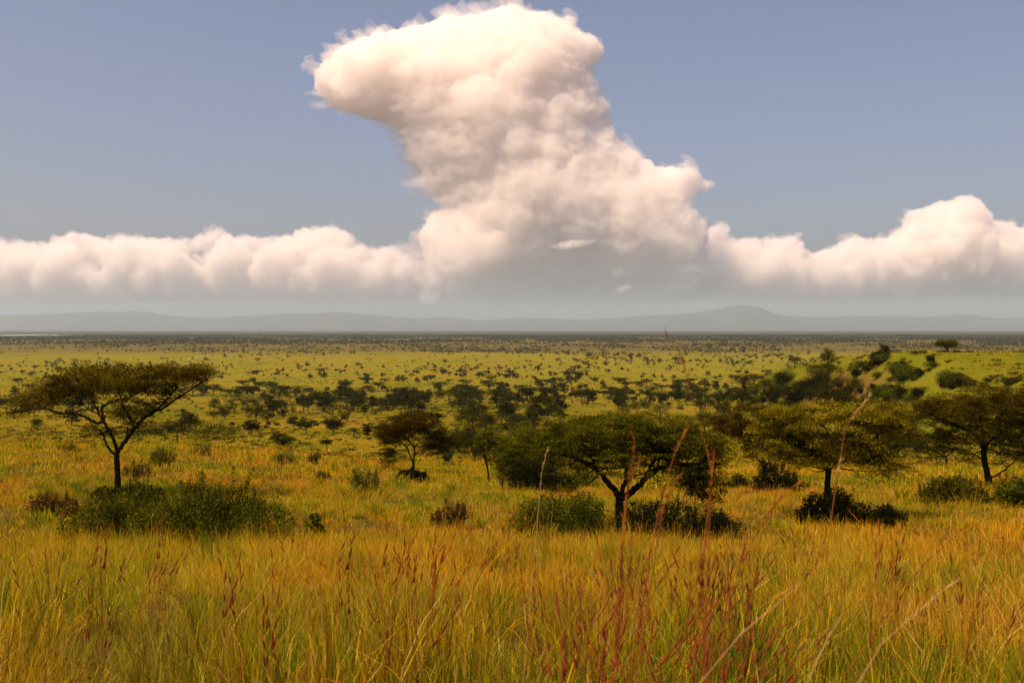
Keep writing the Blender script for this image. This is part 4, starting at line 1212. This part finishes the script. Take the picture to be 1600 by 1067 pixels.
def grass(name, r0, r1, rho, kinds, weights, base_scale, seed, label, half=.60):
    rng = np.random.default_rng(seed)
    n = int(half * (r1 * r1 - r0 * r0) * rho)
    r = np.sqrt(rng.uniform(r0 * r0, r1 * r1, n)); az = rng.uniform(-half, half, n)
    x, y = r * np.sin(az), r * np.cos(az)
    p1 = vnoise2(x / 4.5, y / 4.5, 31) * .6 + vnoise2(x / 1.4, y / 1.4, 32) * .4      # green <-> straw
    gap = vnoise2(x / 1.1, y / 1.1, 41) * .55 + vnoise2(x / .45, y / .45, 42) * .45
    keep = rng.uniform(0, 1, n) < .12 + 1. * sstep(.36, .60, gap)
    x, y, p1, gap = x[keep], y[keep], p1[keep], gap[keep]; n = len(x)
    p2 = vnoise2(x / 6., y / 6., 33) * .6 + vnoise2(x / 1.8, y / 1.8, 34) * .4        # rust patches
    W = weights(p1, p2, x, y)                                                        # (n, kinds)
    W = np.cumsum(W / W.sum(1)[:, None], 1)
    idx = (rng.uniform(0, 1, n)[:, None] > W).sum(1)
    s = base_scale * rng.uniform(.65, 1.25, n) * np.where(rng.uniform(0, 1, n) < .05, 1.45, 1.) * (.45 + .5 * vnoise2(x / 3., y / 3., 35) + .75 * gap)
    rot = np.c_[rng.normal(0, .08, n), rng.normal(0.08, .08, n), rng.uniform(0, 6.28, n)]
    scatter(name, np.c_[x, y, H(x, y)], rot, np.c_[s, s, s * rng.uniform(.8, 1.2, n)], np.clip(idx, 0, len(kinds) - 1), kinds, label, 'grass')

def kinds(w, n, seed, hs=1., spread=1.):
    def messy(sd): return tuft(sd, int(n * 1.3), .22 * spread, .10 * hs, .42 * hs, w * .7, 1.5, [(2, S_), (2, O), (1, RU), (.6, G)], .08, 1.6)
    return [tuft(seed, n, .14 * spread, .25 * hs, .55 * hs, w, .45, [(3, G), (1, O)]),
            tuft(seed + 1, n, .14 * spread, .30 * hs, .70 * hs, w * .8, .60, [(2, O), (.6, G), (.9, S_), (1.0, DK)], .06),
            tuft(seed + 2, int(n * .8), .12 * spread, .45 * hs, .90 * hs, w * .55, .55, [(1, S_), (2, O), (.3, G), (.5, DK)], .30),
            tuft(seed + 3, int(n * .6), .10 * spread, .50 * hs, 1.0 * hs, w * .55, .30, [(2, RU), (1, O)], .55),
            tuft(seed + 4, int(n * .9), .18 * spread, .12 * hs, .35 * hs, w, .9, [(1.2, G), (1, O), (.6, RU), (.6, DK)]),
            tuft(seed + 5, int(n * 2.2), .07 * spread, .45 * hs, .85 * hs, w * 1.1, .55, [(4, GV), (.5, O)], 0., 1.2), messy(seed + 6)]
def wts(p1, p2, x, y):
    g = sstep(.62, .38, p1); st = sstep(.42, .62, p1); ru = sstep(.50, .68, p2)
    ru = np.maximum(ru, 1.6 * np.exp(-((x / y - .12) / .06) ** 2) * (y < 9) * (vnoise2(x / .35, y / .5, 44) > .45))
    green = sstep(.30, .42, x / y) * (y < 8.5) + .6 * sstep(-.2, -.4, x / y) * (y > 9) * (y < 24)
    g = g + .9 * green
    return np.c_[.55 * g + .08, 1.2 + 0 * g, .4 + 1.3 * st, .14 + 1.1 * ru, .5 + .3 * g, 0.04 + .45 * g * (vnoise2(x / 2.2, y / 2.2, 61) > .5), .7 + .5 * st]
grass('near_grass', 2.0, 11, 62, kinds(.0046, 28, 601, .74, 1.2), wts, .9, 71, 'knee high green and straw grass nearest the camera')
grass('slope_grass', 11, 27, 30, kinds(.0070, 26, 611, .70, 1.5), wts, .85, 72, 'tall straw and rust grass on the upper slope')
def wts_mid(p1, p2, x, y):
    g = sstep(.66, .40, p1); st = sstep(.46, .62, p1); ru = sstep(.58, .72, p2)
    return np.c_[2.0 * g + .5, 1.2 + 0 * g, .12 + .7 * st, .01 + .18 * ru, .8 + .4 * g, .05 + .25 * g, .25 + 0 * g]
grass('meadow_grass', 27, 62, 9, kinds(.014, 28, 621, .62, 2.6), wts_mid, .85, 73, 'yellow green meadow grass on the middle slope')
grass('far_slope_grass', 62, 150, 2.4, kinds(.032, 28, 631, .65, 5.5), wts_mid, .9, 74, 'grass on the far edge of the slope')
def wts_green(p1, p2, x, y):
    g = sstep(.66, .40, p1)
    return np.c_[2.0 * g + 1.2, .5 + 0 * g, .05 + 0 * g, .01 + 0 * g, 1. + .4 * g, .3 + .3 * g, .1 + 0 * g]
grass('plain_grass', 150, 420, .16, kinds(.09, 22, 641, .7, 14.), wts_green, 1., 75, 'rough grass on the near plain and spur', half=.58)

def seed_tuft(seed, n):
    rng = np.random.default_rng(seed); acc = Acc(); idx = []
    for i in range(n):
        b = np.array([rng.normal(0, .05), rng.normal(0, .05), -.05]); h = rng.uniform(.75, 1.15)
        ln = np.array([rng.normal(.05, .16), rng.normal(0, .12), 0]) * h
        p = smooth_path([b, b + ln * .25 + [0, 0, h * .5], b + ln + [0, 0, h]], 5)
        f0 = sum(len(x) for x in acc.f); acc.add(*tube(p, [.0030, .0022, .0012], 5)); idx += [0] * (sum(len(x) for x in acc.f) - f0)
        d = p[-1] - p[-2]; d /= np.linalg.norm(d)
        for q in range(rng.integers(2, 5)):                 # dark spikelets at and below the tip
            c = p[-1 - min(q, 2)] + rng.normal(0, .004, 3); L = rng.uniform(.05, .11); t = d + rng.normal(0, .12, 3)
            f0 = sum(len(x) for x in acc.f); acc.add(*tube(np.array([c, c + t * L * .3, c + t * L * .7, c + t * L]), [.001, .0055, .0045, .0005], 5)); idx += [1] * (sum(len(x) for x in acc.f) - f0)
    return np_mesh('seed_tuft', np.vstack(acc.v), [np.vstack(acc.f)], [M_STEM, M_HEAD], mat_idx=idx, smooth=True)
def seed_stalks():
    rng = np.random.default_rng(95); P = []
    for px, sp, y0, y1, n in ((890, 22, 3.6, 7, 13), (960, 26, 3.8, 7, 8), (1090, 24, 3.6, 7, 18), (1150, 30, 4, 8, 7), (690, 60, 6, 11, 10), (580, 60, 5, 10, 5), (250, 130, 5, 11, 9), (1380, 120, 5, 10, 6), (800, 500, 5, 16, 26)):
        for _ in range(n):
            y = rng.uniform(y0, y1); x = (px + rng.normal(0, sp) - 800) / F * y; P.append((x, y, float(H(x, y))))
    P = np.array(P); n = len(P); s = rng.uniform(.8, 1.15, n)
    scatter('seed_stalks', P, np.c_[rng.normal(0, .06, n), rng.normal(.05, .08, n), rng.uniform(-.6, .6, n)], np.c_[s, s, s], rng.integers(0, 4, n), [seed_tuft(650 + i, 2 + i % 3) for i in range(4)], 'rust red seed stalks standing thinly in the near grass', 'grass')
seed_stalks()

# ------------------------------------------------------------------ tall stalks standing out near the camera
def stalk(label, px_pts, d, r0, heads, mat_stem, mat_head, seed, lean=0., branches=()):
    """px_pts run from the lowest seen point to the tip; the stem is carried down to the ground"""
    rng = np.random.default_rng(seed)
    r0 = r0 * .52
    s = d / F
    P = np.array([((px - 800) * s, 0., -(py - HORIZON) * s) for px, py in px_pts])
    slope = (P[1] - P[0]) / max(P[1][2] - P[0][2], .02)
    gx = P[0][0]; gz = float(H(gx, d))
    if P[0][2] > gz:
        drop = P[0][2] - gz
        foot = P[0] - np.array([slope[0] * drop, 0, drop]); foot[2] = float(H(foot[0], d)) - .03
        P = np.vstack([foot, P])
    P[:, 1] += lean * (P[:, 2] - P[0][2]) ** 1.5
    root = empty('grass_stalk', (P[0][0], d, P[0][2])); tag(root, label, 'grass stalk')
    P = P - np.array([P[0][0], 0, P[0][2]])
    pth = smooth_path(P, 8)
    acc = Acc(); acc.add(*tube(pth, [r0, r0 * .85, r0 * .55], 7))
    L = np.r_[0, np.cumsum(np.linalg.norm(np.diff(pth, axis=0), axis=1))]; L /= L[-1]
    for q in (.3, .55, .78):                                   # stem joints
        c = np.array([np.interp(q, L, pth[:, k]) for k in range(3)]); tn = np.array([0, 0, 1.])
        acc.add(*tube(np.array([c - tn * .008, c, c + tn * .008]), [r0 * .8, r0 * 1.3, r0 * .8], 7))
    obj('stem', acc.mesh('stem', [mat_stem]), root)
    for a, b, w in heads:                                      # spikelet clusters along the stem
        qs = rng.uniform(a, b, int(20 + 110 * (b - a)))
        C = np.array([[np.interp(q, L, pth[:, k]) for k in range(3)] for q in qs])
        tn = np.array([[np.interp(min(q + .03, 1), L, pth[:, k]) - np.interp(max(q - .03, 0), L, pth[:, k]) for k in range(3)] for q in qs])
        tn /= np.linalg.norm(tn, axis=1)[:, None] + 1e-9
        T = tn + rng.normal(0, .28, C.shape); T /= np.linalg.norm(T, axis=1)[:, None]
        w = w * .52; ln = w * rng.uniform(2.5, 5.5, len(C))
        acc = Acc()
        for c, t, l in zip(C, T, ln):
            acc.add(*tube(np.array([c, c + t * l * .35, c + t * l * .75, c + t * l]), [r0 * .3, w * .32, w * .26, .0004], 5))
        obj('seed_head', acc.mesh('seed_head', [mat_head]), root)
    return root
A, B, C3 = M_STEM, M_HEAD, M_STRAW
stalk('tallest arching straw stalk with its tip above the horizon', [(1108, 860), (1112, 740), (1091, 655), (1076, 600), (1062, 552), (1037, 517)], 2.8, .0022, [(.93, 1.0, .007), (.80, .83, .006)], A, A, 801)
stalk('rust stalk with flaring spikelets in front of the forked trunk', [(968, 960), (974, 830), (982, 755), (992, 700), (987, 677)], 3.0, .0034, [(.60, .68, .010), (.74, .80, .010), (.88, 1.0, .009)], A, B, 802)
stalk('rust stalk branching to the right beside the forked trunk', [(972, 900), (980, 770), (992, 738), (1002, 720)], 3.1, .0036, [(.86, 1.0, .011)], A, B, 803)
stalk('rust stalk slanting right with a long orange head over the crown', [(1012, 900), (1030, 800), (1041, 755), (1057, 705), (1077, 666)], 3.0, .0032, [(.82, 1.0, .010)], A, A, 804)
stalk('short rust stalk with a bent tip under the slanting one', [(1020, 900), (1036, 800), (1050, 765), (1062, 746)], 3.1, .0032, [(.85, 1., .009)], A, A, 805)
stalk('thick rust stalk with forked tip beneath the tallest stalk', [(1092, 960), (1104, 830), (1112, 760), (1117, 705)], 2.7, .0036, [(.75, .84, .011), (.9, 1., .009)], A, B, 806)
stalk('pale stalk leaning right in front of the sunlit tree', [(1290, 900), (1303, 790), (1312, 735), (1320, 680), (1333, 652), (1359, 619)], 3.2, .0028, [(.84, .88, .008), (.95, 1., .007)], A, C3, 807)
stalk('golden stem slanting right from the bottom edge, longest of the slanted stems', [(1097, 1067), (1161, 992), (1210, 950), (1254, 911)], 2.4, .0026, [], C3, C3, 808)
stalk('bleached straight stem at the bottom edge between two slanted stems', [(1266, 1063), (1290, 1012), (1316, 966)], 2.3, .0030, [], C3, C3, 809)
stalk('grey brown stem bending right at the lower right', [(1345, 1067), (1380, 1010), (1450, 945), (1497, 908)], 2.5, .0024, [(.9, 1., .006)], C3, C3, 810)
stalk('rust stalk leaning far right across the grass below the sunlit tree', [(1170, 860), (1205, 800), (1235, 765), (1250, 755)], 3.0, .0026, [(.80, 1., .010)], A, A, 811)
stalk('nodding straw stalk arching over the grass left of the black bush', [(1150, 900), (1170, 830), (1195, 806), (1226, 806)], 3.2, .0018, [(.85, 1., .005)], A, C3, 812)
stalk('thin pale upright stalk before the dense dark tree', [(842, 790), (846, 745), (851, 720), (857, 697)], 5.5, .0034, [(.85, 1., .008)], C3, C3, 813)
for i, (pts, d, lab) in enumerate([
    ([(884, 1010), (882, 950), (878, 900), (874, 880)], 3.6, 'dark rust seed stalk, leftmost of the rust group'),
    ([(896, 1000), (893, 920), (891, 886)], 3.8, 'dark rust stalk just right of the leftmost of the rust group'),
    ([(906, 960), (906, 912), (907, 903)], 4.2, 'short dark stalk among the rust group left of the forked tree stalks'),
    ([(921, 1000), (924, 960), (926, 930)], 3.9, 'rust stalk with a heavy head low in the rust group'),
    ([(945, 1020), (947, 990), (950, 975)], 3.6, 'low rust head nearest the bottom of the rust group'),
    ([(966, 990), (970, 920), (974, 904)], 3.8, 'slim rust stalk right in the rust group'),
    ([(1000, 980), (1012, 900), (1019, 860)], 3.4, 'straight tall rust stalk on the right of the group'),
    ([(1076, 970), (1080, 900), (1084, 870)], 3.3, 'rust stalk below the tallest arching stalk'),
    ([(1100, 980), (1098, 900), (1096, 860)], 3.2, 'red stalk right below the tallest arching stalk'),
    ([(563, 985), (548, 920), (537, 888)], 4.6, 'dark stalk leaning left in the left middle grass'),
    ([(590, 922), (577, 870), (566, 836)], 5.5, 'dark stalk with a swollen head above the left middle grass'),
    ([(831, 1022), (816, 909), (806, 836)], 4.0, 'long thin brown stalk left of the rust group'),
    ([(603, 1040), (604, 1000), (606, 985)], 3.4, 'thick dark red head near the bottom left of the middle'),
    ([(66, 985), (50, 900), (41, 866)], 5.0, 'dark stalk at the left edge of the grass'),
    ([(157, 985), (156, 920), (155, 866)], 5.0, 'straight dark stalk below the brownish bush'),
    ([(255, 900), (253, 840), (251, 790)], 5.2, 'red brown stalk rising before the biggest bush'),
    ([(675, 930), (682, 870), (688, 845)], 5.5, 'brown stalk under the rust red shrub'),
    ([(1230, 960), (1262, 900), (1296, 860)], 3.6, 'rust stem slanting right below the black bush'),
    ([(1390, 960), (1440, 890), (1480, 850)], 3.8, 'rust stem slanting right in the right hand grass')]):
    stalk(lab, pts, d, .0022, [(.72, .98, .009)], A, B, 830 + i)
